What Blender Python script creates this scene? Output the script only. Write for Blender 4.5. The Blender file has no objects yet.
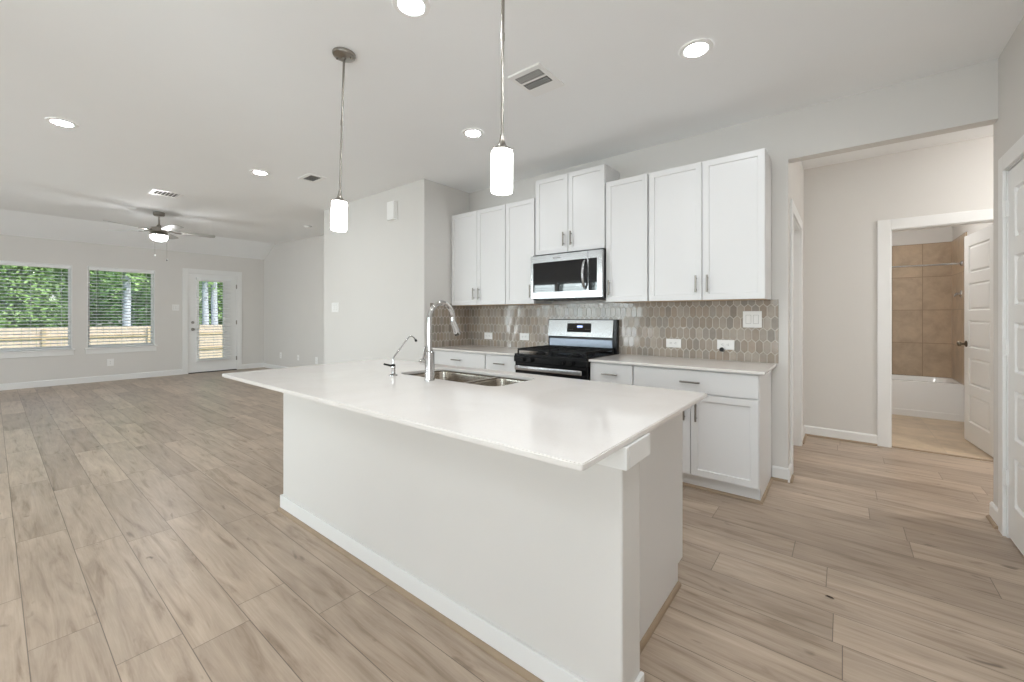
import bpy, bmesh, math, random
from mathutils import Vector, Matrix
random.seed(7)
S = bpy.context.scene
COL = S.collection
PI = math.pi

# ------------------------------------------------------------------ camera, sky, sun, window fill, exposure
cam_d = bpy.data.cameras.new('camera')
cam_d.sensor_width = 36.0
cam_d.lens = 415.5 / 1024 * 36.0
cam_d.shift_y = -25.35 / 1024
cam_d.clip_start = 0.05
cam_d.clip_end = 200
cam = bpy.data.objects.new('camera', cam_d)
cam.location = (0, 0, 1.29)
cam.rotation_euler = (PI / 2, 0, 0.673)
COL.objects.link(cam)
S.camera = cam

world = bpy.data.worlds.new('sky')
S.world = world
world.use_nodes = True
wn = world.node_tree
sky = wn.nodes.new('ShaderNodeTexSky')
sky.sky_type = 'NISHITA'
sky.sun_disc = False
sky.sun_elevation = math.radians(48)
sky.sun_rotation = math.radians(60)
sky.air_density = 1.0
sky.dust_density = 2.0
bg = wn.nodes['Background']
wn.links.new(sky.outputs[0], bg.inputs[0])
bg.inputs[1].default_value = 0.36

sun_d = bpy.data.lights.new('sun', 'SUN')
sun_d.energy = 2.7
sun_d.angle = math.radians(1.0)
sun_d.color = (1.0, 0.95, 0.88)
sun = bpy.data.objects.new('sun', sun_d)
sun.rotation_euler = Vector((-0.62, -0.22, -0.75)).to_track_quat('-Z', 'Y').to_euler()
COL.objects.link(sun)

REAR_AND_ADDED_WINDOWS = [(-7.45, -6.5), (-6.42, -5.47), (-5.39, -4.44), (-9.6, -8.7), (-0.95, 0.60)]  # last two windows are unseen, added to bring in more light
for wx0, wx1 in REAR_AND_ADDED_WINDOWS:                    # daylight lamps at the rear windows, tilted up; two serve added windows
    ld = bpy.data.lights.new('window_daylight_fill', 'AREA')
    ld.shape = 'RECTANGLE'
    ld.size = wx1 - wx0
    ld.size_y = 1.6
    ld.energy = (54 if wx0 < -8 else 64 if wx0 < -3 else 46) * (wx1 - wx0)
    ld.color = (0.88, 0.945, 1.0)
    lo = bpy.data.objects.new('window_daylight_fill', ld)
    lo.location = ((wx0 + wx1) / 2, -3.40, 1.46)
    lo.rotation_euler = Vector((0, 1, 0.22)).to_track_quat('-Z', 'Z').to_euler()
    COL.objects.link(lo)
ADDED_SIDE_WINDOW = (-2.5, -1.0)                       # unseen window and lamp, added for light from the right
ld = bpy.data.lights.new('window_daylight_fill', 'AREA')
ld.shape = 'RECTANGLE'
ld.size = ADDED_SIDE_WINDOW[1] - ADDED_SIDE_WINDOW[0]
ld.size_y = 1.6
ld.energy = 115
ld.color = (0.88, 0.945, 1.0)
lo = bpy.data.objects.new('window_daylight_fill', ld)
lo.location = (1.0, sum(ADDED_SIDE_WINDOW) / 2, 1.46)
lo.rotation_euler = Vector((-1, 0.25, 0.2)).to_track_quat('-Z', 'Z').to_euler()
COL.objects.link(lo)

S.view_settings.view_transform = 'Standard'
S.view_settings.look = 'None'
S.view_settings.exposure = 0.20
S.view_settings.gamma = 1.0
S.view_settings.use_curve_mapping = False
S.cycles.use_denoising = True
S.cycles.max_bounces = 14
S.cycles.diffuse_bounces = 8
S.cycles.glossy_bounces = 5
S.cycles.transparent_max_bounces = 16
S.cycles.sample_clamp_indirect = 6.0
S.cycles.caustics_reflective = False
S.cycles.caustics_refractive = False

LENS_STRENGTH = 132.0
PENDANT_STRENGTH = 9.0

# ------------------------------------------------------------------ materials
MATS = {}


def new_mat(name):
    m = bpy.data.materials.new(name)
    m.use_nodes = True
    MATS[name] = m
    nt = m.node_tree
    return m, nt, nt.nodes['Principled BSDF']


def simple(name, col, rough=0.5, metal=0.0, bump=0.0, bscale=60.0, var=0.0, vscale=3.0, spec=0.5, coat=0.0):
    """plain surface with a little procedural colour variation and relief"""
    m, nt, p = new_mat(name)
    p.inputs['Roughness'].default_value = rough
    p.inputs['Metallic'].default_value = metal
    p.inputs['Specular IOR Level'].default_value = spec
    p.inputs['Coat Weight'].default_value = coat
    tc = nt.nodes.new('ShaderNodeTexCoord')
    nz = nt.nodes.new('ShaderNodeTexNoise')
    nz.inputs['Scale'].default_value = vscale
    nz.inputs['Detail'].default_value = 3
    nt.links.new(tc.outputs['Object'], nz.inputs['Vector'])
    mx = nt.nodes.new('ShaderNodeMix')
    mx.data_type = 'RGBA'
    mx.inputs['A'].default_value = (*[c * (1 - var) for c in col], 1)
    mx.inputs['B'].default_value = (*[min(1, c * (1 + var)) for c in col], 1)
    nt.links.new(nz.outputs['Fac'], mx.inputs['Factor'])
    nt.links.new(mx.outputs['Result'], p.inputs['Base Color'])
    if bump > 0:
        n2 = nt.nodes.new('ShaderNodeTexNoise')
        n2.inputs['Scale'].default_value = bscale
        n2.inputs['Detail'].default_value = 2
        nt.links.new(tc.outputs['Object'], n2.inputs['Vector'])
        b = nt.nodes.new('ShaderNodeBump')
        b.inputs['Strength'].default_value = bump
        b.inputs['Distance'].default_value = 0.002
        nt.links.new(n2.outputs['Fac'], b.inputs['Height'])
        nt.links.new(b.outputs['Normal'], p.inputs['Normal'])
    return m


def emit(name, col, strength):
    m, nt, p = new_mat(name)
    p.inputs['Base Color'].default_value = (0.8, 0.8, 0.8, 1)
    p.inputs['Emission Color'].default_value = (*col, 1)
    p.inputs['Emission Strength'].default_value = strength
    return m


WALL = simple('wall_paint', (0.68, 0.662, 0.635), 0.75, bump=0.12, bscale=180, var=0.012)
CEIL = simple('ceiling_paint', (0.89, 0.90, 0.905), 0.85, bump=0.15, bscale=150, var=0.01)
TRIM = simple('trim_paint', (0.80, 0.80, 0.79), 0.35, var=0.01)
CAB = simple('cabinet_paint', (0.75, 0.748, 0.745), 0.33, var=0.008)
CABWOOD = simple('cabinet_underside_wood', (0.62, 0.47, 0.32), 0.5, var=0.12, vscale=8)
SHOE = simple('shoe_moulding_wood', (0.33, 0.245, 0.165), 0.5, var=0.18, vscale=9)
NICKEL = simple('brushed_nickel', (0.33, 0.31, 0.28), 0.28, 1.0, var=0.05, vscale=20)
CHROME = simple('chrome', (0.56, 0.555, 0.55), 0.10, 1.0, var=0.02)
STEEL = simple('stainless_steel', (0.46, 0.46, 0.465), 0.26, 1.0, var=0.04, vscale=14)
REFLECTSTEEL = simple('steel_reflection_tint', (0.17, 0.19, 0.22), 0.3, 1.0, var=0.06, vscale=10)  # stainless panel; bluish dark tint stands in for its window reflection
SINKSTEEL = simple('sink_steel', (0.50, 0.455, 0.40), 0.25, 1.0, var=0.05, vscale=18)
BLACK = simple('black_enamel', (0.006, 0.006, 0.0065), 0.22, var=0.1, spec=0.22)
BLACKGLASS = simple('black_glass', (0.012, 0.013, 0.015), 0.03, var=0.05, coat=0.5)
IRON = simple('cast_iron', (0.008, 0.008, 0.008), 0.5, spec=0.25, bump=0.3, bscale=200, var=0.2)
DARK = simple('dark_gap', (0.03, 0.03, 0.03), 0.8, var=0.1)
VENTDARK = simple('vent_shade_and_part_grey', (0.16, 0.16, 0.155), 0.7, var=0.1)  # shade painted into vent openings; also the plain grey of small parts
PLASTIC = simple('white_plastic', (0.86, 0.855, 0.84), 0.35, var=0.01)
ROCKGAP = simple('switch_gap_shade', (0.45, 0.45, 0.44), 0.5, var=0.03)
SLOT = simple('outlet_slot', (0.10, 0.10, 0.10), 0.5, var=0.1)
BLIND = simple('blind_white', (0.82, 0.83, 0.83), 0.45, var=0.02)
DOORP = simple('door_paint', (0.83, 0.83, 0.82), 0.33, var=0.008)
TUB = simple('bathtub_acrylic', (0.84, 0.84, 0.84), 0.15, var=0.01)
BLADE = simple('fan_blade_silver', (0.42, 0.41, 0.39), 0.4, 0.3, var=0.08)
GRASS = simple('lawn', (0.16, 0.24, 0.07), 0.9, bump=0.5, bscale=40, var=0.4, vscale=5)
FENCE = simple('fence_pine', (0.62, 0.50, 0.40), 0.7, bump=0.4, bscale=30, var=0.22, vscale=4)
FENCERAIL = simple('fence_rail_pine', (0.52, 0.40, 0.26), 0.7, bump=0.4, bscale=30, var=0.15, vscale=4)
BARK = simple('bark', (0.52, 0.54, 0.58), 0.9, bump=0.8, bscale=30, var=0.3, vscale=8)
LEAF1 = simple('leaf_green', (0.17, 0.32, 0.095), 0.55, var=0.6, vscale=1.3)
LEAF2 = simple('leaf_light_green', (0.28, 0.44, 0.145), 0.55, var=0.5, vscale=1.3)
DEBRIS = simple('dry_leaf', (0.05, 0.03, 0.02), 0.8, var=0.3)
LENS = emit('lamp_lens', (0.93, 0.965, 1.0), LENS_STRENGTH)
SHADE = emit('pendant_glass', (1.0, 0.99, 0.97), PENDANT_STRENGTH)
BOWL = emit('fan_bowl_glass', (0.98, 0.985, 1.0), 90.0)
DISPLAY = emit('clock_display', (0.25, 0.4, 1.0), 1.2)


def quartz():
    m, nt, p = new_mat('quartz')
    L = nt.links.new
    tc = nt.nodes.new('ShaderNodeTexCoord')
    a = nt.nodes.new('ShaderNodeTexNoise'); a.inputs['Scale'].default_value = 2.2; a.inputs['Detail'].default_value = 6
    a.inputs['Distortion'].default_value = 1.2
    b = nt.nodes.new('ShaderNodeTexNoise'); b.inputs['Scale'].default_value = 90; b.inputs['Detail'].default_value = 2
    L(tc.outputs['Object'], a.inputs['Vector']); L(tc.outputs['Object'], b.inputs['Vector'])
    r = nt.nodes.new('ShaderNodeValToRGB')
    r.color_ramp.elements[0].position = 0.30; r.color_ramp.elements[0].color = (0.735, 0.70, 0.665, 1)
    r.color_ramp.elements[1].position = 0.52; r.color_ramp.elements[1].color = (0.77, 0.74, 0.71, 1)
    L(a.outputs['Fac'], r.inputs['Fac'])
    r2 = nt.nodes.new('ShaderNodeValToRGB')
    r2.color_ramp.elements[0].position = 0.25; r2.color_ramp.elements[0].color = (0.965, 0.96, 0.955, 1)
    r2.color_ramp.elements[1].position = 0.42; r2.color_ramp.elements[1].color = (1, 1, 1, 1)
    L(b.outputs['Fac'], r2.inputs['Fac'])
    mx = nt.nodes.new('ShaderNodeMix'); mx.data_type = 'RGBA'; mx.blend_type = 'MULTIPLY'
    mx.inputs['Factor'].default_value = 1
    L(r.outputs['Color'], mx.inputs['A']); L(r2.outputs['Color'], mx.inputs['B'])
    L(mx.outputs['Result'], p.inputs['Base Color'])
    p.inputs['Roughness'].default_value = 0.10
    p.inputs['Specular IOR Level'].default_value = 0.4
    return m


QUARTZ = quartz()


class N:
    """tiny node-graph helper for number maths"""
    def __init__(s, nt): s.nt = nt
    def m(s, op, a, b=None, c=None, clamp=False):
        n = s.nt.nodes.new('ShaderNodeMath'); n.operation = op; n.use_clamp = clamp
        for i, v in enumerate((a, b, c)):
            if v is None: continue
            if isinstance(v, (int, float)): n.inputs[i].default_value = v
            else: s.nt.links.new(v, n.inputs[i])
        return n.outputs[0]
    def xyz(s, x, y, z):
        n = s.nt.nodes.new('ShaderNodeCombineXYZ')
        for i, v in enumerate((x, y, z)):
            if isinstance(v, (int, float)): n.inputs[i].default_value = v
            else: s.nt.links.new(v, n.inputs[i])
        return n.outputs[0]
    def noise(s, vec, scale, detail=3, dist=0.0, rough=0.5):
        n = s.nt.nodes.new('ShaderNodeTexNoise')
        n.inputs['Scale'].default_value = scale; n.inputs['Detail'].default_value = detail
        n.inputs['Distortion'].default_value = dist; n.inputs['Roughness'].default_value = rough
        s.nt.links.new(vec, n.inputs['Vector'])
        return n.outputs['Fac']
    def white(s, vec):
        n = s.nt.nodes.new('ShaderNodeTexWhiteNoise'); n.noise_dimensions = '3D'
        s.nt.links.new(vec, n.inputs['Vector'])
        return n.outputs['Value']
    def ramp(s, fac, stops):
        n = s.nt.nodes.new('ShaderNodeValToRGB')
        e = n.color_ramp.elements
        while len(e) < len(stops): e.new(0.5)
        for el, (pos, c) in zip(e, stops):
            el.position = pos; el.color = (*c, 1)
        s.nt.links.new(fac, n.inputs['Fac'])
        return n.outputs['Color']
    def mix(s, fac, a, b, mode='MIX'):
        n = s.nt.nodes.new('ShaderNodeMix'); n.data_type = 'RGBA'; n.blend_type = mode
        for k, v in (('Factor', fac), ('A', a), ('B', b)):
            if isinstance(v, (int, float)): n.inputs[k].default_value = v
            elif isinstance(v, tuple): n.inputs[k].default_value = (*v, 1)
            else: s.nt.links.new(v, n.inputs[k])
        return n.outputs['Result']


def plank_floor():
    m, nt, p = new_mat('plank_floor')
    g = N(nt)
    geo = nt.nodes.new('ShaderNodeNewGeometry')
    sp = nt.nodes.new('ShaderNodeSeparateXYZ')
    nt.links.new(geo.outputs['Position'], sp.inputs[0])
    x, y = sp.outputs[0], sp.outputs[1]
    W, LEN = 0.1988, 1.22
    ry = g.m('DIVIDE', g.m('ADD', y, -0.088 + W * 40), W)
    row = g.m('FLOOR', ry)
    fy = g.m('FRACT', ry)
    off = g.white(g.xyz(row, 3.7, 1.3))
    rx = g.m('ADD', g.m('DIVIDE', g.m('ADD', x, 40.0), LEN), g.m('MULTIPLY', off, 5.0))
    colm = g.m('FLOOR', rx)
    fx = g.m('FRACT', rx)
    pid = g.white(g.xyz(row, colm, 0.5))
    pid2 = g.white(g.xyz(row, colm, 7.5))
    # grain: stretched along the plank, shifted for each plank
    shift = g.m('MULTIPLY', pid, 37.0)
    gv = g.xyz(g.m('ADD', g.m('MULTIPLY', x, 0.9), shift), g.m('ADD', g.m('MULTIPLY', y, 9.0), g.m('MULTIPLY', pid2, 21)), shift)
    grain = g.noise(gv, 2.2, 6, 0.9, 0.6)
    fine = g.noise(g.xyz(g.m('ADD', g.m('MULTIPLY', x, 3.0), shift), g.m('MULTIPLY', y, 90.0), 0.0), 2.0, 3)
    blotch = g.noise(g.xyz(g.m('ADD', g.m('MULTIPLY', x, 1.0), shift), g.m('MULTIPLY', y, 3.0), shift), 2.6, 3, 0.5)
    kn = g.noise(g.xyz(g.m('ADD', g.m('MULTIPLY', x, 2.2), shift), g.m('ADD', g.m('MULTIPLY', y, 6.0), shift), 4.0), 2.3, 2, 0.6)
    base = g.ramp(grain, [(0.27, (0.245, 0.182, 0.13)), (0.45, (0.405, 0.322, 0.25)), (0.72, (0.51, 0.42, 0.336))])
    tint = g.ramp(pid, [(0.0, (0.82, 0.80, 0.785)), (0.5, (0.98, 0.97, 0.96)), (1.0, (1.10, 1.09, 1.075))])
    c = g.mix(1.0, base, tint, 'MULTIPLY')
    c = g.mix(1.0, c, g.ramp(fine, [(0.3, (0.93, 0.92, 0.91)), (0.7, (1.03, 1.03, 1.03))]), 'MULTIPLY')
    c = g.mix(1.0, c, g.ramp(blotch, [(0.3, (0.90, 0.90, 0.90)), (0.7, (1.06, 1.06, 1.06))]), 'MULTIPLY')
    c = g.mix(1.0, c, g.ramp(kn, [(0.22, (0.42, 0.40, 0.38)), (0.31, (1, 1, 1))]), 'MULTIPLY')
    # seams
    ey = g.m('MINIMUM', fy, g.m('SUBTRACT', 1.0, fy))
    ex = g.m('MINIMUM', fx, g.m('SUBTRACT', 1.0, fx))
    sy = g.m('LESS_THAN', ey, 0.0016 / W)
    sx = g.m('LESS_THAN', ex, 0.0016 / LEN)
    seam = g.m('MAXIMUM', sy, sx)
    c = g.mix(g.m('MULTIPLY', seam, 0.75), c, (0.10, 0.078, 0.06))
    nt.links.new(c, p.inputs['Base Color'])
    rr = g.m('ADD', g.m('MULTIPLY', grain, 0.12), 0.30)
    nt.links.new(rr, p.inputs['Roughness'])
    p.inputs['Specular IOR Level'].default_value = 0.4
    h = g.m('SUBTRACT', g.m('MULTIPLY', grain, 0.25), seam)
    b = nt.nodes.new('ShaderNodeBump'); b.inputs['Strength'].default_value = 0.25; b.inputs['Distance'].default_value = 0.0015
    nt.links.new(h, b.inputs['Height']); nt.links.new(b.outputs['Normal'], p.inputs['Normal'])
    return m


def tile_mat(name, ax0, ax1, w, h, o0, o1, base, grout, gap=0.004, rough=0.3):
    """square-laid stone tile; ax0, ax1 pick the two world axes of its plane"""
    m, nt, p = new_mat(name)
    g = N(nt)
    geo = nt.nodes.new('ShaderNodeNewGeometry')
    sp = nt.nodes.new('ShaderNodeSeparateXYZ')
    nt.links.new(geo.outputs['Position'], sp.inputs[0])
    a = g.m('DIVIDE', g.m('ADD', sp.outputs[ax0], 50 * w - o0), w)
    b = g.m('DIVIDE', g.m('ADD', sp.outputs[ax1], 50 * h - o1), h)
    fa, fb = g.m('FRACT', a), g.m('FRACT', b)
    pid = g.white(g.xyz(g.m('FLOOR', a), g.m('FLOOR', b), 0.3))
    sh = g.m('MULTIPLY', pid, 20.0)
    v = nt.nodes.new('ShaderNodeVectorMath'); v.operation = 'ADD'
    nt.links.new(geo.outputs['Position'], v.inputs[0]); nt.links.new(g.xyz(sh, sh, sh), v.inputs[1])
    n = g.noise(v.outputs[0], 5.0, 8, 0.35, 0.68)
    c = g.ramp(n, [(0.3, tuple(k * 0.80 for k in base)), (0.5, base), (0.72, tuple(min(1, k * 1.18) for k in base))])
    c = g.mix(1.0, c, g.ramp(pid, [(0, (0.93, 0.93, 0.93)), (1, (1.05, 1.05, 1.05))]), 'MULTIPLY')
    ea = g.m('MULTIPLY', g.m('MINIMUM', fa, g.m('SUBTRACT', 1.0, fa)), w)
    eb = g.m('MULTIPLY', g.m('MINIMUM', fb, g.m('SUBTRACT', 1.0, fb)), h)
    s = g.m('LESS_THAN', g.m('MINIMUM', ea, eb), gap / 2)
    c = g.mix(s, c, grout)
    nt.links.new(c, p.inputs['Base Color'])
    p.inputs['Roughness'].default_value = rough
    return m


FLOORM = plank_floor()
BATHFLOOR = tile_mat('bath_floor_tile', 0, 1, 0.46, 0.46, 0.30, 5.70, (0.56, 0.44, 0.31), (0.46, 0.37, 0.27), 0.004, 0.35)
BATHTILE_B = tile_mat('bath_wall_tile_back', 0, 2, 0.305, 0.457, 0.858, 0.454, (0.46, 0.35, 0.245), (0.25, 0.18, 0.12), 0.006)
BATHTILE_S = tile_mat('bath_wall_tile_side', 1, 2, 0.305, 0.457, 8.05, 0.454, (0.46, 0.35, 0.245), (0.25, 0.18, 0.12), 0.006)


def splash_mats():
    m, nt, p = new_mat('picket_tile')
    a = nt.nodes.new('ShaderNodeAttribute'); a.attribute_name = 'tint'; a.attribute_type = 'GEOMETRY'
    g = N(nt)
    tc = nt.nodes.new('ShaderNodeTexCoord')
    n = g.noise(tc.outputs['Object'], 30, 3)
    c = g.mix(1.0, a.outputs['Color'], g.ramp(n, [(0.3, (0.94, 0.94, 0.94)), (0.7, (1.05, 1.05, 1.05))]), 'MULTIPLY')
    nt.links.new(c, p.inputs['Base Color'])
    p.inputs['Roughness'].default_value = 0.12
    return m, simple('tile_grout', (0.60, 0.56, 0.51), 0.8, bump=0.2, bscale=300, var=0.04)


PICKET, GROUT = splash_mats()


def glass():
    m = bpy.data.materials.new('window_glass'); m.use_nodes = True
    nt = m.node_tree; nt.nodes.clear()
    o = nt.nodes.new('ShaderNodeOutputMaterial')
    t = nt.nodes.new('ShaderNodeBsdfTransparent'); t.inputs[0].default_value = (0.96, 0.985, 0.97, 1)
    gl = nt.nodes.new('ShaderNodeBsdfGlossy'); gl.inputs['Roughness'].default_value = 0.02
    f = nt.nodes.new('ShaderNodeFresnel'); f.inputs[0].default_value = 1.45
    mx = nt.nodes.new('ShaderNodeMixShader')
    nt.links.new(f.outputs[0], mx.inputs[0]); nt.links.new(t.outputs[0], mx.inputs[1]); nt.links.new(gl.outputs[0], mx.inputs[2])
    nt.links.new(mx.outputs[0], o.inputs[0])
    return m


GLASS = glass()


# ------------------------------------------------------------------ mesh helpers
class MB:
    """collects shapes that become ONE mesh object"""
    def __init__(s):
        s.bm = bmesh.new()

    def box(s, x0, x1, y0, y1, z0, z1, bev=0.0, seg=2):
        r = bmesh.ops.create_cube(s.bm, size=1.0)
        vs = r['verts']
        for v in vs:
            v.co = Vector((x0 + (v.co.x + .5) * (x1 - x0), y0 + (v.co.y + .5) * (y1 - y0), z0 + (v.co.z + .5) * (z1 - z0)))
        if bev > 0:
            es = list({e for v in vs for e in v.link_edges})
            bmesh.ops.bevel(s.bm, geom=es, offset=bev, segments=seg, affect='EDGES', profile=0.5)
        return s

    def cyl(s, p0, p1, r0, r1=None, n=24, caps=True):
        r1 = r0 if r1 is None else r1
        p0, p1 = Vector(p0), Vector(p1)
        d = p1 - p0
        q = d.to_track_quat('Z', 'Y').to_matrix().to_4x4()
        M = Matrix.Translation((p0 + p1) / 2) @ q
        bmesh.ops.create_cone(s.bm, cap_ends=caps, segments=n, radius1=r0, radius2=r1, depth=d.length, matrix=M)
        return s

    def lathe(s, prof, c=(0, 0, 0), n=32, axis='Z', caps=True):
        """prof: list of (radius, height)"""
        c = Vector(c)
        rings = []
        for r, h in prof:
            ring = []
            for i in range(n):
                a = 2 * PI * i / n
                if axis == 'Z': v = Vector((r * math.cos(a), r * math.sin(a), h))
                elif axis == 'Y': v = Vector((r * math.cos(a), h, r * math.sin(a)))
                else: v = Vector((h, r * math.cos(a), r * math.sin(a)))
                ring.append(s.bm.verts.new(c + v))
            rings.append(ring)
        for a, b in zip(rings, rings[1:]):
            for i in range(n):
                s.bm.faces.new((a[i], a[(i + 1) % n], b[(i + 1) % n], b[i]))
        if caps:
            s.bm.faces.new(rings[0][::-1]); s.bm.faces.new(rings[-1])
        return s

    def tube(s, pts, r, n=14, caps=True):
        pts = [Vector(p) for p in pts]
        rs = r if isinstance(r, (list, tuple)) else [r] * len(pts)
        up = Vector((0.123, 0.31, 0.94)).normalized()
        rings = []
        for i, p in enumerate(pts):
            t = (pts[min(i + 1, len(pts) - 1)] - pts[max(i - 1, 0)]).normalized()
            u = (up - t * up.dot(t)).normalized(); w = t.cross(u)
            rings.append([s.bm.verts.new(p + (u * math.cos(2 * PI * k / n) + w * math.sin(2 * PI * k / n)) * rs[i]) for k in range(n)])
            up = u
        for a, b in zip(rings, rings[1:]):
            for i in range(n):
                s.bm.faces.new((a[i], a[(i + 1) % n], b[(i + 1) % n], b[i]))
        if caps:
            s.bm.faces.new(rings[0][::-1]); s.bm.faces.new(rings[-1])
        return s

    def prism(s, poly, lo, hi, axis):
        """poly: 2D outline in the two other axes (in x,y,z order), extruded along axis"""
        def P(a, b, h):
            return Vector((h, a, b)) if axis == 'X' else Vector((a, h, b)) if axis == 'Y' else Vector((a, b, h))
        A = [s.bm.verts.new(P(a, b, lo)) for a, b in poly]
        B = [s.bm.verts.new(P(a, b, hi)) for a, b in poly]
        n = len(poly)
        s.bm.faces.new(A[::-1]); s.bm.faces.new(B)
        for i in range(n):
            s.bm.faces.new((A[i], A[(i + 1) % n], B[(i + 1) % n], B[i]))
        return s

    def plate(s, axis, lo, hi, rect, holes):
        """flat slab across axis with rectangular holes; rect/hole = (a0,a1,b0,b1) in the two other axes"""
        As = sorted({rect[0], rect[1], *[h[0] for h in holes], *[h[1] for h in holes]})
        Bs = sorted({rect[2], rect[3], *[h[2] for h in holes], *[h[3] for h in holes]})
        As = [a for a in As if rect[0] <= a <= rect[1]]; Bs = [b for b in Bs if rect[2] <= b <= rect[3]]
        def hole(a, b): return any(h[0] < a < h[1] and h[2] < b < h[3] for h in holes)
        solid = {}
        for i in range(len(As) - 1):
            for j in range(len(Bs) - 1):
                solid[i, j] = not hole((As[i] + As[i + 1]) / 2, (Bs[j] + Bs[j + 1]) / 2)
        cache = {}
        def V(a, b, h):
            k = (a, b, h)
            if k not in cache:
                cache[k] = s.bm.verts.new((h, a, b) if axis == 'X' else (a, h, b) if axis == 'Y' else (a, b, h))
            return cache[k]
        for (i, j), ok in solid.items():
            if not ok: continue
            a0, a1, b0, b1 = As[i], As[i + 1], Bs[j], Bs[j + 1]
            s.bm.faces.new((V(a0, b0, lo), V(a1, b0, lo), V(a1, b1, lo), V(a0, b1, lo)))
            s.bm.faces.new((V(a0, b0, hi), V(a0, b1, hi), V(a1, b1, hi), V(a1, b0, hi)))
            for di, dj, e in ((-1, 0, ((a0, b0), (a0, b1))), (1, 0, ((a1, b0), (a1, b1))), (0, -1, ((a0, b0), (a1, b0))), (0, 1, ((a0, b1), (a1, b1)))):
                if not solid.get((i + di, j + dj), False):
                    (p, q), (r, t) = e
                    s.bm.faces.new((V(p, q, lo), V(r, t, lo), V(r, t, hi), V(p, q, hi)))
        return s

    def build(s, name, m, parent=None, smooth=False, angle=40):
        bmesh.ops.recalc_face_normals(s.bm, faces=s.bm.faces)
        me = bpy.data.meshes.new(name)
        s.bm.to_mesh(me); s.bm.free()
        for k in (m if isinstance(m, (list, tuple)) else [m]): me.materials.append(k)
        if smooth:
            for p in me.polygons: p.use_smooth = True
            me.set_sharp_from_angle(angle=math.radians(angle))
        o = bpy.data.objects.new(name, me)
        COL.objects.link(o)
        if parent is not None:
            o.parent = parent
            o.matrix_parent_inverse = Matrix.Translation(-parent.location) if parent.type == 'EMPTY' else Matrix.Identity(4)
        return o


def tag(o, label, cat, group=None, kind=None):
    o['label'] = label; o['category'] = cat
    if group: o['group'] = group
    if kind: o['kind'] = kind
    return o


def thing(name, loc, label, cat, group=None):
    o = bpy.data.objects.new(name, None)
    o.empty_display_size = 0.1
    o.location = loc
    COL.objects.link(o)
    return tag(o, label, cat, group)


def struct(o):
    o['kind'] = 'structure'
    return o


def struct_empty(name, loc):
    o = bpy.data.objects.new(name, None); o.location = loc; o.empty_display_size = 0.1
    COL.objects.link(o); o['kind'] = 'structure'
    return o


def dup(root, loc, label=None, group=None, rotz=None):
    r = root.copy(); COL.objects.link(r); r.location = loc
    if rotz is not None: r.rotation_euler = (0, 0, rotz)
    if label: r['label'] = label
    if group: r['group'] = group
    for ch in list(root.children):
        c = ch.copy(); COL.objects.link(c); c.parent = r
        for gch in list(ch.children):
            d = gch.copy(); COL.objects.link(d); d.parent = c
    return r


# ------------------------------------------------------------------ the place's main planes
YK, XB, YB, XBL = 3.859, -3.782, 3.118, -6.103
YL, XW, XR, YRE = 4.264, -11.35, 0.745, 3.965
XH, YH, ZC = -0.335, 5.492, 2.873
YREAR = -3.2
WT = 0.13

# floor and ground
struct(MB().box(XW - 0.15, 3.1, YREAR - 0.15, 5.53, -0.12, 0.0).build('floor', FLOORM))
struct(MB().box(-0.6, 1.4, 5.53, 8.2, -0.12, 0.002).build('floor_bathroom', BATHFLOOR))
struct(MB().box(-40, XW - 0.15, -25, 30, -1.1, -0.9).build('ground', GRASS))

# ceiling: flat over the kitchen, rising gently over the living room, sloping down to the window wall
cp = [(3.1, ZC), (-6.0, ZC), (-10.7, 3.02), (XW - 0.15, 2.615), (XW - 0.15, 3.2), (3.1, 3.2)]
struct(MB().prism(cp, YREAR - 0.15, 8.3, 'Y').build('ceiling', CEIL))

# walls
m = MB().box(XB - 0.05, XH, YK, YRE, 0, ZC)
m.box(XH, XR, YK, YRE, 2.503, ZC)
struct(m.build('wall_kitchen', WALL))
struct(MB().box(XBL, XB, YB, YL + WT, 0, ZC + 0.03, bev=0.008).build('wall_pantry', WALL))
struct(MB().prism([(XW, 0), (XBL, 0), (XBL, ZC + 0.08), (-10.7, 3.1), (XW, 2.8)], YL, YL + WT, 'Y').build('wall_living', WALL))
W1 = (-0.06, 0.956, 0.66, 2.244)
W2 = (1.153, 2.160, 0.66, 2.244)
D1 = (2.715, 3.683, 0.0, 2.245)
struct(MB().plate('X', XW - 0.15, XW, (YREAR, YL + WT, 0, 2.80), [W1, W2, D1]).build('wall_window', WALL))
rear_holes = [(a, b, 0.66, 2.26) for a, b in REAR_AND_ADDED_WINDOWS]
struct(MB().plate('Y', YREAR - 0.15, YREAR, (XW - 0.15, XR + WT, 0, 3.1), rear_holes).build('wall_rear', WALL))
D3 = (2.915, 3.700, 0.0, 2.145)
struct(MB().plate('X', XR, XR + WT, (YREAR, YRE, 0, ZC), [D3, (*ADDED_SIDE_WINDOW, 0.66, 2.26)]).build('wall_right', WALL))
struct(MB().box(XR + WT, 3.0, YK, YRE, 0, ZC).build('wall_hall_near', WALL))
struct(MB().box(3.0, 3.1, YK, YH + 0.1, 0, ZC).build('wall_hall_end', WALL))
D4 = (4.10, 5.00, 0.0, 2.150)
struct(MB().plate('X', XH - 0.11, XH, (YRE, YH, 0, ZC), [D4]).build('wall_hall_left', WALL))
D2 = (0.355, 1.115, 0.0, 2.140)
struct(MB().plate('Y', YH, YH + 0.11, (-0.55, 3.0, 0, ZC), [D2]).build('wall_hall_far', WALL))
struct(MB().box(1.15, 1.25, YH + 0.11, 8.15, 0, ZC).build('wall_bathroom_right', WALL))
struct(MB().box(-0.55, -0.45, YH + 0.11, 8.15, 0, ZC).build('wall_bathroom_left', WALL))
struct(MB().box(-0.45, 1.15, 8.05, 8.15, 0, ZC).build('wall_bathroom_back', WALL))

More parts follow.
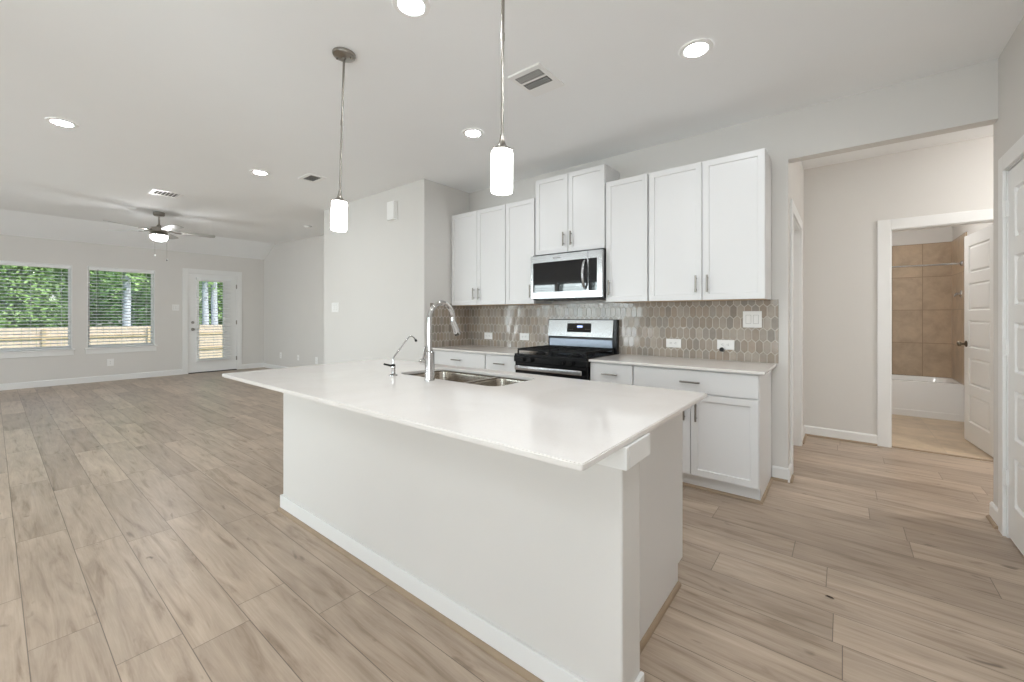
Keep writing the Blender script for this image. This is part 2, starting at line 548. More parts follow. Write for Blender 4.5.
# tiled tub surround
struct(MB().box(-0.45, 1.138, 8.038, 8.05, 0.453, 2.285).build('wall_bathroom_tile_back', BATHTILE_B))
struct(MB().box(1.138, 1.15, 7.22, 8.05, 0.453, 2.285).build('wall_bathroom_tile_right', BATHTILE_S))


# ------------------------------------------------------------------ baseboards with wood-tone shoe moulding
def base_run(name, runs, h=0.105, t=0.014, shoe=True):
    """runs: (x0,y0,x1,y1,nx,ny): a wall line and the direction into the room; board and its shoe moulding"""
    b = MB()
    for x0, y0, x1, y1, nx, ny in runs:
        d = Vector((x1 - x0, y1 - y0, 0)); L = d.length; d.normalize(); n = Vector((nx, ny, 0))
        o = Vector((x0, y0, 0))
        prof = [(0, 0), (t, 0), (t, h - 0.012), (t * 0.45, h), (0, h)]
        A = [b.bm.verts.new(o + n * a + Vector((0, 0, z))) for a, z in prof]
        B = [b.bm.verts.new(o + d * L + n * a + Vector((0, 0, z))) for a, z in prof]
        b.bm.faces.new(A); b.bm.faces.new(B[::-1])
        for i in range(len(prof)):
            b.bm.faces.new((A[i], B[i], B[(i + 1) % len(prof)], A[(i + 1) % len(prof)]))
    ob = struct(b.build(name, TRIM))
    if shoe:
        shoe_run('shoe_molding', [(x0, y0, x1, y1, nx, ny, t) for x0, y0, x1, y1, nx, ny in runs], ob)
    return ob


def shoe_run(name, runs, parent=None):
    s = MB()
    r = 0.016
    for x0, y0, x1, y1, nx, ny, off in runs:
        d = Vector((x1 - x0, y1 - y0, 0)); L = d.length; d.normalize(); n = Vector((nx, ny, 0))
        o = Vector((x0, y0, 0)) + n * off
        prof = [(0, 0)] + [(r * math.cos(k * PI / 10), r * math.sin(k * PI / 10) * 1.15) for k in range(6)]
        A = [s.bm.verts.new(o + n * a + Vector((0, 0, z))) for a, z in prof]
        B = [s.bm.verts.new(o + d * L + n * a + Vector((0, 0, z))) for a, z in prof]
        s.bm.faces.new(A); s.bm.faces.new(B[::-1])
        for i in range(len(prof)):
            s.bm.faces.new((A[i], B[i], B[(i + 1) % len(prof)], A[(i + 1) % len(prof)]))
    return s.build(name, SHOE, parent, smooth=True)


base_run('baseboard_window', [(XW, YREAR, XW, 2.629, 1, 0), (XW, 3.77, XW, YL, 1, 0)], h=0.115, shoe=False)
base_run('baseboard_living', [(XW, YL, XBL, YL, 0, -1)], shoe=False)
base_run('baseboard_pantry', [(XBL, YB, XB, YB, 0, -1), (XBL, YB, XBL, YL, -1, 0), (XB, YB, XB, 3.19, 1, 0)])
base_run('baseboard_kitchen', [(-0.438, YK, XH, YK, 0, -1), (XH, YK - 0.014, XH, 4.005, 1, 0)])
base_run('baseboard_hall', [(XH, 5.09, XH, YH, 1, 0), (XH, YH, 0.265, YH, 0, -1), (1.205, YH, 3.0, YH, 0, -1)])
base_run('baseboard_right', [(XR, 3.79, XR, YRE + 0.014, -1, 0), (XR, YRE, 3.0, YRE, 0, 1)])
base_run('baseboard_right_near', [(XR, YREAR, XR, 2.825, -1, 0)])
base_run('baseboard_rear', [(XW, YREAR, XR, YREAR, 0, 1)])

# ------------------------------------------------------------------ door casings
def casing_x(name, x, n, hole, w=0.09, t=0.016, depth=0.11):
    """casing and jamb lining round a door hole in a wall across X; n = side facing the room"""
    y0, y1, _, z1 = hole
    b = MB()
    xo = x + n * t
    a, c = min(x, xo), max(x, xo)
    b.box(a, c, y0 - w + 0.008, y0 + 0.008, 0, z1 - 0.008 + w, 0.003)
    b.box(a, c, y1 - 0.008, y1 + w - 0.008, 0, z1 - 0.008 + w, 0.003)
    b.box(a, c, y0 + 0.008, y1 - 0.008, z1 - 0.008, z1 + w - 0.008, 0.003)
    xi = x - n * depth
    a, c = min(x, xi), max(x, xi)
    b.box(a, c, y0, y0 + 0.016, 0, z1); b.box(a, c, y1 - 0.016, y1, 0, z1); b.box(a, c, y0 + 0.016, y1 - 0.016, z1 - 0.016, z1)
    return struct(b.build(name, TRIM))


def casing_y(name, y, hole, w=0.09, t=0.016, depth=0.11):
    x0, x1, _, z1 = hole
    b = MB()
    b.box(x0 - w + 0.008, x0 + 0.008, y - t, y, 0, z1 - 0.008 + w, 0.003)
    b.box(x1 - 0.008, x1 + w - 0.008, y - t, y, 0, z1 - 0.008 + w, 0.003)
    b.box(x0 + 0.008, x1 - 0.008, y - t, y, z1 - 0.008, z1 + w - 0.008, 0.003)
    b.box(x0, x0 + 0.016, y, y + depth, 0, z1); b.box(x1 - 0.016, x1, y, y + depth, 0, z1)
    b.box(x0 + 0.016, x1 - 0.016, y, y + depth, z1 - 0.016, z1)
    return struct(b.build(name, TRIM))


casing_x('trim_1', XW, 1, D1, w=0.10, depth=0.15)
casing_y('trim_2', YH, D2, w=0.098)
casing_x('trim_3', XR, -1, D3, w=0.09, depth=WT)
casing_x('trim_4', XH, 1, D4, w=0.09)


def panel_door_mesh(w, h, t=0.035, n=5):
    """leaf with five stacked raised panels on both faces; hinge edge at local x=0, leaf along +x"""
    b = MB()
    sx, rail, top, bot = 0.115, 0.10, 0.115, 0.20
    ph = (h - top - bot - rail * (n - 1)) / n
    zs = [0, bot]
    for i in range(n):
        zs.append(zs[-1] + ph)
        zs.append(zs[-1] + (rail if i < n - 1 else top))
    zs[-1] = h
    xs = [0, sx, w - sx, w]
    bm = b.bm
    for side in (-1, 1):
        y = side * t / 2
        grid = {(i, j): bm.verts.new((xs[i], y, zs[j])) for i in range(4) for j in range(len(zs))}
        panels = []
        for i in range(3):
            for j in range(len(zs) - 1):
                q = [grid[i, j], grid[i + 1, j], grid[i + 1, j + 1], grid[i, j + 1]]
                f = bm.faces.new(q if side < 0 else q[::-1])
                if i == 1 and j % 2 == 1: panels.append(f)
        bm.normal_update()
        bmesh.ops.inset_individual(bm, faces=panels, thickness=0.014, depth=-0.013)
        bmesh.ops.inset_individual(bm, faces=panels, thickness=0.006, depth=0.0)
        bmesh.ops.inset_individual(bm, faces=panels, thickness=0.024, depth=0.010)
    # edges
    def quad(a, b_, c, d): bm.faces.new([bm.verts.new(p) for p in (a, b_, c, d)])
    k = t / 2
    quad((0, -k, 0), (0, -k, h), (0, k, h), (0, k, 0)); quad((w, -k, 0), (w, k, 0), (w, k, h), (w, -k, h))
    quad((0, -k, h), (w, -k, h), (w, k, h), (0, k, h)); quad((0, -k, 0), (0, k, 0), (w, k, 0), (w, -k, 0))
    return b


def hinge(parent, x, y, z, mat=NICKEL):
    h = MB()
    h.cyl((x, y, z - 0.045), (x, y, z + 0.045), 0.007, n=12)
    h.cyl((x, y, z - 0.052), (x, y, z - 0.045), 0.005, n=12); h.cyl((x, y, z + 0.045), (x, y, z + 0.052), 0.005, n=12)
    h.box(x - 0.002, x + 0.012, y - 0.016, y + 0.016, z - 0.045, z + 0.045)
    return h.build('hinge', mat, parent, smooth=True)


def door_knob(parent, p, n, mat=NICKEL):
    """round knob with rosette; n = outward unit direction"""
    k = MB(); n = Vector(n)
    q = n.to_track_quat('Z', 'Y').to_matrix().to_4x4()
    prof = [(0.001, 0), (0.032, 0.0), (0.032, 0.006), (0.026, 0.010), (0.012, 0.014), (0.011, 0.034), (0.018, 0.038), (0.027, 0.048), (0.028, 0.057), (0.022, 0.066), (0.001, 0.069)]
    k.lathe(prof, n=24)
    bmesh.ops.transform(k.bm, matrix=Matrix.Translation(p) @ q, verts=k.bm.verts)
    return k.build('knob', mat, parent, smooth=True)


KNOBM = simple('aged_bronze', (0.20, 0.165, 0.125), 0.3, 1.0, var=0.1)
# bathroom door, open into the bathroom
d2 = struct_empty('door_2', (1.098, YH + 0.10, 0))
leaf = panel_door_mesh(0.735, 2.10); 
bmesh.ops.translate(leaf.bm, vec=(0, 0, 0.012), verts=leaf.bm.verts)
leaf_o = leaf.build('leaf', DOORP)
ang = math.radians(95.8)
leaf_o.parent = d2
leaf_o.location = (-0.02, 0.0, 0)
leaf_o.rotation_euler = (0, 0, ang)
for z, side in ((1.0, 1), (1.0, -1)):
    kb = MB()
    prof = [(0.001, 0), (0.032, 0.0), (0.032, 0.006), (0.026, 0.010), (0.012, 0.014), (0.011, 0.034), (0.018, 0.038), (0.027, 0.048), (0.028, 0.057), (0.022, 0.066), (0.001, 0.069)]
    kb.lathe([(r, side * hh) for r, hh in prof], n=24, axis='Y', c=(0.675, side * 0.0175, z))
    ko = kb.build('knob', KNOBM, None, smooth=True)
    ko.parent = leaf_o

# door in the wall on the right, shut
d3 = struct_empty('door_3', (XR, 3.684, 0))
leaf = panel_door_mesh(0.753, 2.11)
bmesh.ops.translate(leaf.bm, vec=(0, 0, 0.014), verts=leaf.bm.verts)
l3 = leaf.build('leaf', DOORP)
l3.parent = d3; l3.location = (0.022, -0.001, 0); l3.rotation_euler = (0, 0, -PI / 2)
for z in (0.35, 1.105, 1.91):
    hinge(d3, XR - 0.006, 3.686, z, TRIM)
door_knob(d3, (XR + 0.004, 2.995, 1.0), (-1, 0, 0))

# side door of the hall, shut deep in its opening
d4 = struct_empty('door_4', (XH - 0.09, 4.984, 0))
leaf = panel_door_mesh(0.866, 2.11)
bmesh.ops.translate(leaf.bm, vec=(0, 0, 0.014), verts=leaf.bm.verts)
l4 = leaf.build('leaf', DOORP); l4.parent = d4; l4.location = (0, -0.001, 0); l4.rotation_euler = (0, 0, -PI / 2)
door_knob(d4, (XH - 0.072, 4.19, 1.0), (1, 0, 0))

# ------------------------------------------------------------------ living room windows, their blinds, the patio door
def window_x(name, hole):
    y0, y1, z0, z1 = hole
    w = struct_empty(name, (XW - 0.1, (y0 + y1) / 2, z0))
    f = MB()
    x0, x1 = XW - 0.145, XW - 0.095
    f.plate('X', x0, x1, (y0, y1, z0, z1), [(y0 + 0.045, y1 - 0.045, z0 + 0.045, z1 - 0.045)])
    f.build('window_frame', TRIM, w)
    MB().box(XW - 0.123, XW - 0.117, y0 + 0.04, y1 - 0.04, z0 + 0.04, z1 - 0.04).build('pane', GLASS, w)
    r = MB()       # white lining of the opening
    r.box(XW - 0.095, XW + 0.004, y0, y0 + 0.012, z0, z1); r.box(XW - 0.095, XW + 0.004, y1 - 0.012, y1, z0, z1)
    r.box(XW - 0.095, XW + 0.004, y0 + 0.012, y1 - 0.012, z1 - 0.012, z1)
    r.build('window_jamb', TRIM, w)
    s = MB()
    s.box(XW - 0.095, XW + 0.045, y0 - 0.035, y1 + 0.035, z0 - 0.022, z0 + 0.004, 0.006)
    s.build('window_sill', TRIM, w)
    MB().box(XW, XW + 0.016, y0 - 0.02, y1 + 0.02, z0 - 0.11, z0 - 0.022, 0.003).build('apron', TRIM, w)
    return w


def blind(x, y0, y1, z0, z1, label, group=None, wand_y=None, axis='X', pitch=0.060, tilt=0.24, depth=0.056):
    """horizontal slat blind hanging across the line x (axis X) or y (axis Y)"""
    def P(u, v, z): return (x + u, v, z) if axis == 'X' else (v, x + u, z)
    t = thing('window_blind', P(0, (y0 + y1) / 2, z0), label, 'blind', group)
    def bx(b, u0, u1, v0, v1, w0, w1, bev=0):
        a, c = P(u0, v0, w0), P(u1, v1, w1)
        b.box(min(a[0], c[0]), max(a[0], c[0]), min(a[1], c[1]), max(a[1], c[1]), w0, w1, bev)
    h = MB(); bx(h, -0.03, 0.03, y0, y1, z1 - 0.06, z1, 0.004); h.build('head_rail', BLIND, t)
    sl = MB()
    k = int((z1 - 0.08 - z0 - 0.03) / pitch)
    for i in range(k):
        z = z0 + 0.045 + i * pitch
        c, s_ = math.cos(tilt) * depth / 2, math.sin(tilt) * depth / 2
        q = [(-c, z + s_), (0, z + 0.002), (c, z - s_), (c, z - s_ - 0.0025), (0, z - 0.0005), (-c, z + s_ - 0.0025)]
        A = [sl.bm.verts.new(P(a, y0 + 0.004, b)) for a, b in q]; B = [sl.bm.verts.new(P(a, y1 - 0.004, b)) for a, b in q]
        sl.bm.faces.new(A); sl.bm.faces.new(B[::-1])
        for j in range(6): sl.bm.faces.new((A[j], B[j], B[(j + 1) % 6], A[(j + 1) % 6]))
    sl.build('slats', BLIND, t)
    r = MB(); bx(r, -0.026, 0.026, y0, y1, z0, z0 + 0.018, 0.004); r.build('bottom_rail', BLIND, t)
    c = MB()
    for f in (0.12, 0.5, 0.88):
        v = y0 + (y1 - y0) * f
        for u in (-0.024, 0.024):
            c.cyl(P(u, v, z0 + 0.01), P(u, v, z1 - 0.05), 0.0012, n=6)
    c.build('cords', BLIND, t)
    if wand_y is not None:
        w = MB(); w.cyl(P(0.036, wand_y, z1 - 0.9), P(0.032, wand_y, z1 - 0.04), 0.004, n=8)
        w.build('wand', VENTDARK, t, smooth=True)
    return t


window_x('window_1', W1)
window_x('window_2', W2)
blind(XW - 0.045, W1[0] + 0.016, W1[1] - 0.016, W1[2] + 0.012, W1[3] - 0.014, 'white slatted blind in the living room window cut by the photo edge', wand_y=None)
blind(XW - 0.045, W2[0] + 0.016, W2[1] - 0.016, W2[2] + 0.012, W2[3] - 0.014, 'white slatted blind with a wand, in the window beside the glazed door', wand_y=W2[0] + 0.15)

d1 = struct_empty('door_1', (XW - 0.03, 3.2, 0))
f = MB()
GY0, GY1, GZ0, GZ1 = 2.925, 3.395, 0.30, 2.07
f.plate('X', XW - 0.055, XW - 0.010, (2.733, 3.665, 0.018, 2.228), [(GY0, GY1, GZ0, GZ1)])
f.build('leaf', DOORP, d1)
f = MB()
f.plate('X', XW - 0.010, XW + 0.008, (GY0 - 0.045, GY1 + 0.045, GZ0 - 0.045, GZ1 + 0.045), [(GY0, GY1, GZ0, GZ1)])
f.build('glazing_bead', DOORP, d1)
MB().box(XW - 0.036, XW - 0.030, GY0 - 0.002, GY1 + 0.002, GZ0 - 0.002, GZ1 + 0.002).build('pane', GLASS, d1)
door_knob(d1, (XW - 0.010, 2.81, 0.985), (1, 0, 0))
db = MB(); db.lathe([(0.001, 0), (0.030, 0), (0.029, 0.012), (0.022, 0.018), (0.001, 0.019)], axis='X', c=(XW - 0.010, 2.81, 1.137), n=24)
db.box(XW + 0.009, XW + 0.022, 2.794, 2.826, 1.132, 1.142, 0.002)
db.build('deadbolt', NICKEL, d1, smooth=True)
for z in (0.28, 1.13, 1.98): hinge(d1, XW - 0.004, 3.669, z)
th = MB(); th.box(XW - 0.15, XW + 0.02, 2.733, 3.665, 0.0, 0.014, 0.003); th.build('threshold', DARK, d1)
blind(XW + 0.042, GY0 - 0.06, GY1 + 0.14, GZ0 - 0.03, GZ1 + 0.08, 'white slatted blind hung on the glazed back door', depth=0.044)

# rear windows (behind the photographer, first three mirrored in the microwave, last two added for light)
for i, (a, b) in enumerate(REAR_AND_ADDED_WINDOWS):
    w = struct_empty('window_%d' % (i + 3), ((a + b) / 2, YREAR, 0.66))
    f = MB(); f.plate('Y', YREAR - 0.14, YREAR - 0.09, (a, b, 0.66, 2.26), [(a + 0.045, b - 0.045, 0.705, 1.442), (a + 0.045, b - 0.045, 1.478, 2.215)])
    f.build('window_frame', TRIM, w)
    MB().box(a + 0.04, b - 0.04, YREAR - 0.118, YREAR - 0.112, 0.70, 2.22).build('pane', GLASS, w)
    s = MB(); s.box(a - 0.035, b + 0.035, YREAR - 0.09, YREAR + 0.045, 0.638, 0.664, 0.006); s.build('window_sill', TRIM, w)
    if i < 3:
        blind(YREAR - 0.045, a + 0.01, b - 0.01, 0.67, 2.25, 'white slatted blind in the row of windows mirrored in the microwave', 'rear window blinds', axis='Y', pitch=0.06)


a, b = ADDED_SIDE_WINDOW
w = struct_empty('window_8', (XR, (a + b) / 2, 0.66))  # added window, out of view, for its fill light
MB().plate('X', XR + 0.07, XR + 0.11, (a, b, 0.66, 2.26), [(a + 0.045, b - 0.045, 0.705, 2.215)]).build('window_frame', TRIM, w)
MB().box(XR + 0.088, XR + 0.094, a + 0.04, b - 0.04, 0.70, 2.22).build('pane', GLASS, w)
MB().box(XR - 0.045, XR + 0.07, a - 0.035, b + 0.035, 0.638, 0.664, 0.006).build('window_sill', TRIM, w)


# ------------------------------------------------------------------ cabinets
def bar_handle(parent, p, axis, length, out=0.03, d=(0, -1, 0)):
    """slim bar pull standing off along d; p = centre on the face"""
    h = MB(); p = Vector(p); d = Vector(d)
    a = Vector((0, 0, 1)) if axis == 'Z' else Vector((1, 0, 0))
    h.cyl(p + d * out - a * length / 2, p + d * out + a * length / 2, 0.0072, n=14)
    for s in (-1, 1):
        q = p + a * s * (length / 2 - 0.022)
        h.cyl(q, q + d * out, 0.0045, n=12)
    return h.build('handle', NICKEL, parent, smooth=True)


def shaker(x0, x1, z0, z1, yf, t=0.02, fr=0.062, sgn=-1):
    """shaker door in the XZ plane, face at yf looking along sgn*y"""
    b = MB()
    b.box(x0, x1, min(yf, yf - sgn * t), max(yf, yf - sgn * t), z0, z1, 0.0015, 1)
    bm = b.bm
    bm.normal_update()
    f = max((f for f in bm.faces if f.normal.y * sgn > 0.9), key=lambda f: f.calc_area())
    bmesh.ops.inset_individual(bm, faces=[f], thickness=fr, depth=0)
    bmesh.ops.inset_individual(bm, faces=[f], thickness=0.004, depth=-0.010)
    return b


def slab_front(x0, x1, z0, z1, yf, t=0.02):
    return MB().box(x0, x1, yf, yf + t, z0, z1, 0.0025, 2)


YU = 3.523          # face of the wall cabinet doors


def wall_cabinet(x0, x1, z0, z1, doors, label, filler=0.0):
    """doors: list of (x0, x1, handle side) """
    c = thing('wall_cabinet', ((x0 + x1) / 2, YK, z0), label, 'cabinet')
    b = MB()
    b.box(x0 - filler, x1, YU + 0.022, YK - 0.002, z0 + 0.002, z1, 0.001, 1)
    b.build('body', CAB, c)
    MB().box(x0 + 0.02, x1 - 0.02, YU + 0.045, YK - 0.02, z0 - 0.001, z0 + 0.003).build('underside', CABWOOD, c)
    for a, e, side in doors:
        d = shaker(a, e, z0, z1 - 0.004, YU).build('door', CAB, c)
        hx = a + 0.038 if side == 'L' else e - 0.038
        bar_handle(d, (hx, YU, z0 + 0.128), 'Z', 0.135)
    return c


ZU0, ZU1 = 1.415, 2.518
wall_cabinet(-3.757, -2.904, ZU0, ZU1, [(-3.755, -3.334, 'R'), (-3.328, -2.906, 'L')], 'tall white double-door wall cabinet in the corner by the beige wall', 0.022)
wall_cabinet(-2.898, -2.512, ZU0, ZU1, [(-2.896, -2.515, 'R')], 'narrow white single-door wall cabinet on the corner side of the microwave')
wall_cabinet(-2.496, -1.717, 1.915, 2.692, [(-2.494, -2.112, 'R'), (-2.104, -1.719, 'L')], 'short raised white double-door cabinet directly above the microwave')
wall_cabinet(-1.706, -1.318, ZU0, ZU1, [(-1.704, -1.320, 'L')], 'narrow white single-door wall cabinet beside the microwave on its hall side')
wall_cabinet(-1.308, -0.445, ZU0, ZU1, [(-1.306, -0.881, 'R'), (-0.873, -0.447, 'L')], 'white double-door wall cabinet at the hall end of the row')

YD = 3.235          # face of the base cabinet doors


def base_cabinet(x0, x1, drawer, doors, label, end=False):
    c = thing('base_cabinet', ((x0 + x1) / 2, YK, 0), label, 'cabinet')
    b = MB()
    b.box(x0, x1, YD + 0.022, YK - 0.002, 0.10, 0.893, 0.001, 1)
    b.build('body', CAB, c)
    MB().box(x0, x1, 3.30, 3.315, 0.0, 0.101).build('toe_kick', CAB, c)
    if end:
        MB().box(x1 - 0.016, x1, 3.302, YK - 0.002, 0.0, 0.10).build('end_panel', CAB, c)
    d = slab_front(drawer[0], drawer[1], 0.722, 0.884, YD).build('drawer', CAB, c)
    bar_handle(d, ((drawer[0] + drawer[1]) / 2, YD, 0.800), 'X', 0.14)
    for a, e, side in doors:
        d = shaker(a, e, 0.114, 0.712, YD).build('door', CAB, c)
        hx = a + 0.038 if side == 'L' else e - 0.038
        bar_handle(d, (hx, YD, 0.712 - 0.13), 'Z', 0.135)
    return c


base_cabinet(-3.780, -2.944, (-3.770, -2.947), [(-3.770, -3.362, 'R'), (-3.356, -2.947, 'L')], 'white base cabinet with a wide drawer in the corner behind the tap')
base_cabinet(-2.936, -2.522, (-2.932, -2.526), [(-2.932, -2.526, 'R')], 'narrow white base cabinet with one drawer on the corner side of the stove')
base_cabinet(-1.716, -1.330, (-1.712, -1.335), [(-1.712, -1.335, 'L')], 'narrow white base cabinet with one drawer on the hall side of the stove')
base_cabinet(-1.326, -0.445, (-1.322, -0.449), [(-1.322, -0.889, 'R'), (-0.882, -0.449, 'L')], 'white base cabinet with a wide drawer over two doors at the hall end', True)
struct(shoe_run('trim_5', [(-1.714, 3.30, -0.445 + 0.016, 3.30, 0, -1, 0), (-0.445, 3.285, -0.445, 3.845, 1, 0, 0)]))

# worktops beside the stove
tag(MB().box(-3.780, -2.522, 3.209, YK - 0.001, 0.894, 0.914, 0.004).build('worktop', QUARTZ), 'pale quartz worktop in the corner between beige wall and stove', 'worktop')
tag(MB().box(-1.716, -0.408, 3.209, YK - 0.001, 0.894, 0.914, 0.004).build('worktop', QUARTZ), 'pale quartz worktop running from the stove to the hall end', 'worktop')


# ------------------------------------------------------------------ picket tile backsplash
def splash():
    b = MB()
    bm = b.bm
    lay = bm.loops.layers.float_color.new('tint')
    PX, PZ, E = 0.0535, 0.0955, 0.025
    H, B = (PZ + E) / 2, (PZ - E) / 2
    G = 0.0017
    cols = [(0.33, 0.28, 0.23), (0.37, 0.32, 0.27), (0.30, 0.26, 0.22), (0.385, 0.34, 0.29), (0.315, 0.285, 0.25), (0.35, 0.29, 0.235)]

    def field(fn, u0, u1, z0, z1, pu, pz):
        k0, k1 = int((u0 - pu) / PX) - 2, int((u1 - pu) / PX) + 2
        for r in range(-6, 7):
            zc = pz + r * PZ
            for k in range(k0, k1 + 1):
                uc = pu + (k + (0.5 if r % 2 else 0)) * PX
                w = PX / 2 - G
                poly = [(uc, zc + H - G * 1.4), (uc + w, zc + B - G * .5), (uc + w, zc - B + G * .5), (uc, zc - H + G * 1.4), (uc - w, zc - B + G * .5), (uc - w, zc + B - G * .5)]
                for ax, lim, keep in ((0, u0, 1), (0, u1, -1), (1, z0, 1), (1, z1, -1)):
                    out = []
                    for i in range(len(poly)):
                        p, q = poly[i], poly[(i + 1) % len(poly)]
                        ip, iq = (p[ax] - lim) * keep >= 0, (q[ax] - lim) * keep >= 0
                        if ip: out.append(p)
                        if ip != iq:
                            t = (lim - p[ax]) / (q[ax] - p[ax])
                            out.append((p[0] + t * (q[0] - p[0]), p[1] + t * (q[1] - p[1])))
                    poly = out
                    if len(poly) < 3: break
                if len(poly) < 3: continue
                tx, tz = random.gauss(0, 0.012), random.gauss(0, 0.012)
                c = random.choice(cols); v = random.uniform(0.93, 1.07)
                mu = sum(p[0] for p in poly) / len(poly); mz = sum(p[1] for p in poly) / len(poly)
                top = []
                for p in poly:
                    sh = 0.0022
                    qu = p[0] + (mu - p[0]) * sh / max(0.008, abs(p[0] - mu) + abs(p[1] - mz)) ; qz = p[1] + (mz - p[1]) * sh / max(0.008, abs(p[0] - mu) + abs(p[1] - mz))
                    top.append(bm.verts.new(fn(qu, qz, 0.006 + tx * (qu - mu) + tz * (qz - mz))))
                bot = [bm.verts.new(fn(p[0], p[1], 0.0035)) for p in poly]
                fs = [bm.faces.new(top)]
                for i in range(len(poly)):
                    fs.append(bm.faces.new((bot[i], bot[(i + 1) % len(poly)], top[(i + 1) % len(poly)], top[i])))
                for f in fs:
                    for l in f.loops: l[lay] = (c[0] * v, c[1] * v, c[2] * v, 1)

    field(lambda u, z, d: Vector((u, YK - d, z)), XB + 0.008, -0.397, 0.915, 1.418, -0.715, 1.324)
    field(lambda u, z, d: Vector((XB + d, u, z)), 3.205, YK - 0.007, 0.915, 1.438, 3.30, 1.324)
    n_tiles = len(bm.faces)
    b.box(XB, -0.397, YK - 0.0045, YK, 0.9145, 1.418)
    b.box(XB, XB + 0.0045, 3.203, YK - 0.0045, 0.9145, 1.440)
    bm.faces.ensure_lookup_table()
    for f in bm.faces[n_tiles:]: f.material_index = 1
    o = b.build('wall_backsplash', [PICKET, GROUT])
    return struct(o)


splash()


# ------------------------------------------------------------------ outlets and switches
def wall_plate(name, c, n, w, h, label, cat, kind, group=None):
    """cover plate at c on a wall, facing n; kind: 'duplex_h' lying outlet, 'duplex' standing outlet, 'switch1', 'switch2', 'blank' """
    n = Vector(n); up = Vector((0, 0, 1)); r = up.cross(n).normalized()
    if r.length < 0.5: r = Vector((1, 0, 0))
    c = Vector(c)
    t = thing(name, c, label, cat, group)
    M = Matrix((( r.x, n.x, up.x, c.x), (r.y, n.y, up.y, c.y), (r.z, n.z, up.z, c.z), (0, 0, 0, 1)))
    def put(b, nm, mat, par):
        bmesh.ops.transform(b.bm, matrix=M, verts=b.bm.verts)
        return b.build(nm, mat, par)
    put(MB().box(-w / 2, w / 2, 0, 0.006, -h / 2, h / 2, 0.003), 'cover_plate', PLASTIC, t)
    if kind.startswith('duplex'):
        for s in (-1, 1):
            off = (s * 0.021, 0) if kind == 'duplex_h' else (0, s * 0.021)
            rw, rh = (0.0165, 0.014)
            o = put(MB().box(off[0] - rw, off[0] + rw, 0.004, 0.0085, off[1] - rh, off[1] + rh, 0.002), 'socket', PLASTIC, t)
            b = MB()
            for q in (-0.006, 0.006):
                if kind == 'duplex_h': b.box(off[0] - 0.004, off[0] + 0.005, 0.0075, 0.0092, off[1] + q - 0.0012, off[1] + q + 0.0012)
                else: b.box(off[0] + q - 0.0012, off[0] + q + 0.0012, 0.0075, 0.0092, off[1] - 0.003, off[1] + 0.006)
            b.cyl((off[0] - (0.010 if kind == 'duplex_h' else 0), 0.0075, off[1] - (0 if kind == 'duplex_h' else 0.008)), (off[0] - (0.010 if kind == 'duplex_h' else 0), 0.0092, off[1] - (0 if kind == 'duplex_h' else 0.008)), 0.0024, n=10)
            bmesh.ops.transform(b.bm, matrix=M, verts=b.bm.verts)
            so = b.build('slots', SLOT, None)
            so.parent = o
    elif kind.startswith('switch'):
        k = int(kind[-1])
        for i in range(k):
            x = (i - (k - 1) / 2) * 0.046 * (w / (0.07 if k == 1 else 0.116))
            b = MB().box(x - 0.017, x + 0.017, 0.003, 0.0095, -0.033, 0.033, 0.002)
            put(MB().box(x - 0.0195, x + 0.0195, 0.003, 0.0066, -0.0355, 0.0355), 'rocker_gap_shade', ROCKGAP, t)  # grey backing paints in the shaded gap round each rocker
            put(b, 'rocker', PLASTIC, t)
    elif kind == 'jack':
        b = MB().cyl((0, 0.003, 0), (0, 0.012, 0), 0.006, n=12)
        put(b, 'jack', NICKEL, t)
    return t


SY = YK - 0.0065
wall_plate('wall_outlet', (-3.444, SY, 1.040), (0, -1, 0), 0.132, 0.082, 'white outlet plate on the tile in the corner, farthest from the hall', 'outlet', 'duplex_h')
wall_plate('wall_outlet', (-2.885, SY, 1.046), (0, -1, 0), 0.132, 0.082, 'white outlet plate on the tile just before the stove, corner side', 'outlet', 'duplex_h')
wall_plate('wall_outlet', (-1.200, SY, 1.041), (0, -1, 0), 0.132, 0.078, 'white outlet plate on the tile, first one past the stove towards the hall', 'outlet', 'duplex_h')
wall_plate('wall_outlet', (-0.772, SY, 1.046), (0, -1, 0), 0.132, 0.082, 'white outlet plate on the tile with a dark plug at its lower edge', 'outlet', 'duplex_h')
pl = MB(); pl.lathe([(0.001, 0), (0.017, 0), (0.018, 0.012), (0.012, 0.024), (0.001, 0.026)], axis='Y', c=(-0.80, SY - 0.0265, 1.005), n=20)
pl.cyl((-0.80, SY - 0.003, 1.005), (-0.80, SY - 0.012, 1.005), 0.009, n=12)
tag(pl.build('wall_plug', DARK, smooth=True), 'small dark plug at the lower edge of the tiled outlet', 'plug')
wall_plate('light_switch', (-0.577, SY, 1.260), (0, -1, 0), 0.135, 0.134, 'white double rocker switch on the tile under the last cabinet', 'switch', 'switch2')
wall_plate('light_switch', (-5.765, YB, 1.410), (0, -1, 0), 0.19, 0.14, 'white double switch low on the wall behind the island, below the pendant', 'switch', 'switch2')
wall_plate('light_switch', (XW, 2.507, 1.467), (1, 0, 0), 0.12, 0.13, 'white switch plate between the second window and the glazed door', 'switch', 'switch2')
wall_plate('wall_outlet', (XW, 1.477, 0.365), (1, 0, 0), 0.10, 0.14, 'white outlet plate on the wall under the second window', 'outlet', 'duplex')
wall_plate('wall_outlet', (-10.37, YL, 0.355), (0, -1, 0), 0.10, 0.14, 'white outlet low on the living room wall, nearest the glazed door', 'outlet', 'duplex')
wall_plate('wall_jack', (-9.48, YL, 0.355), (0, -1, 0), 0.08, 0.12, 'small white jack plate low on the living room wall between two outlets', 'jack plate', 'jack')
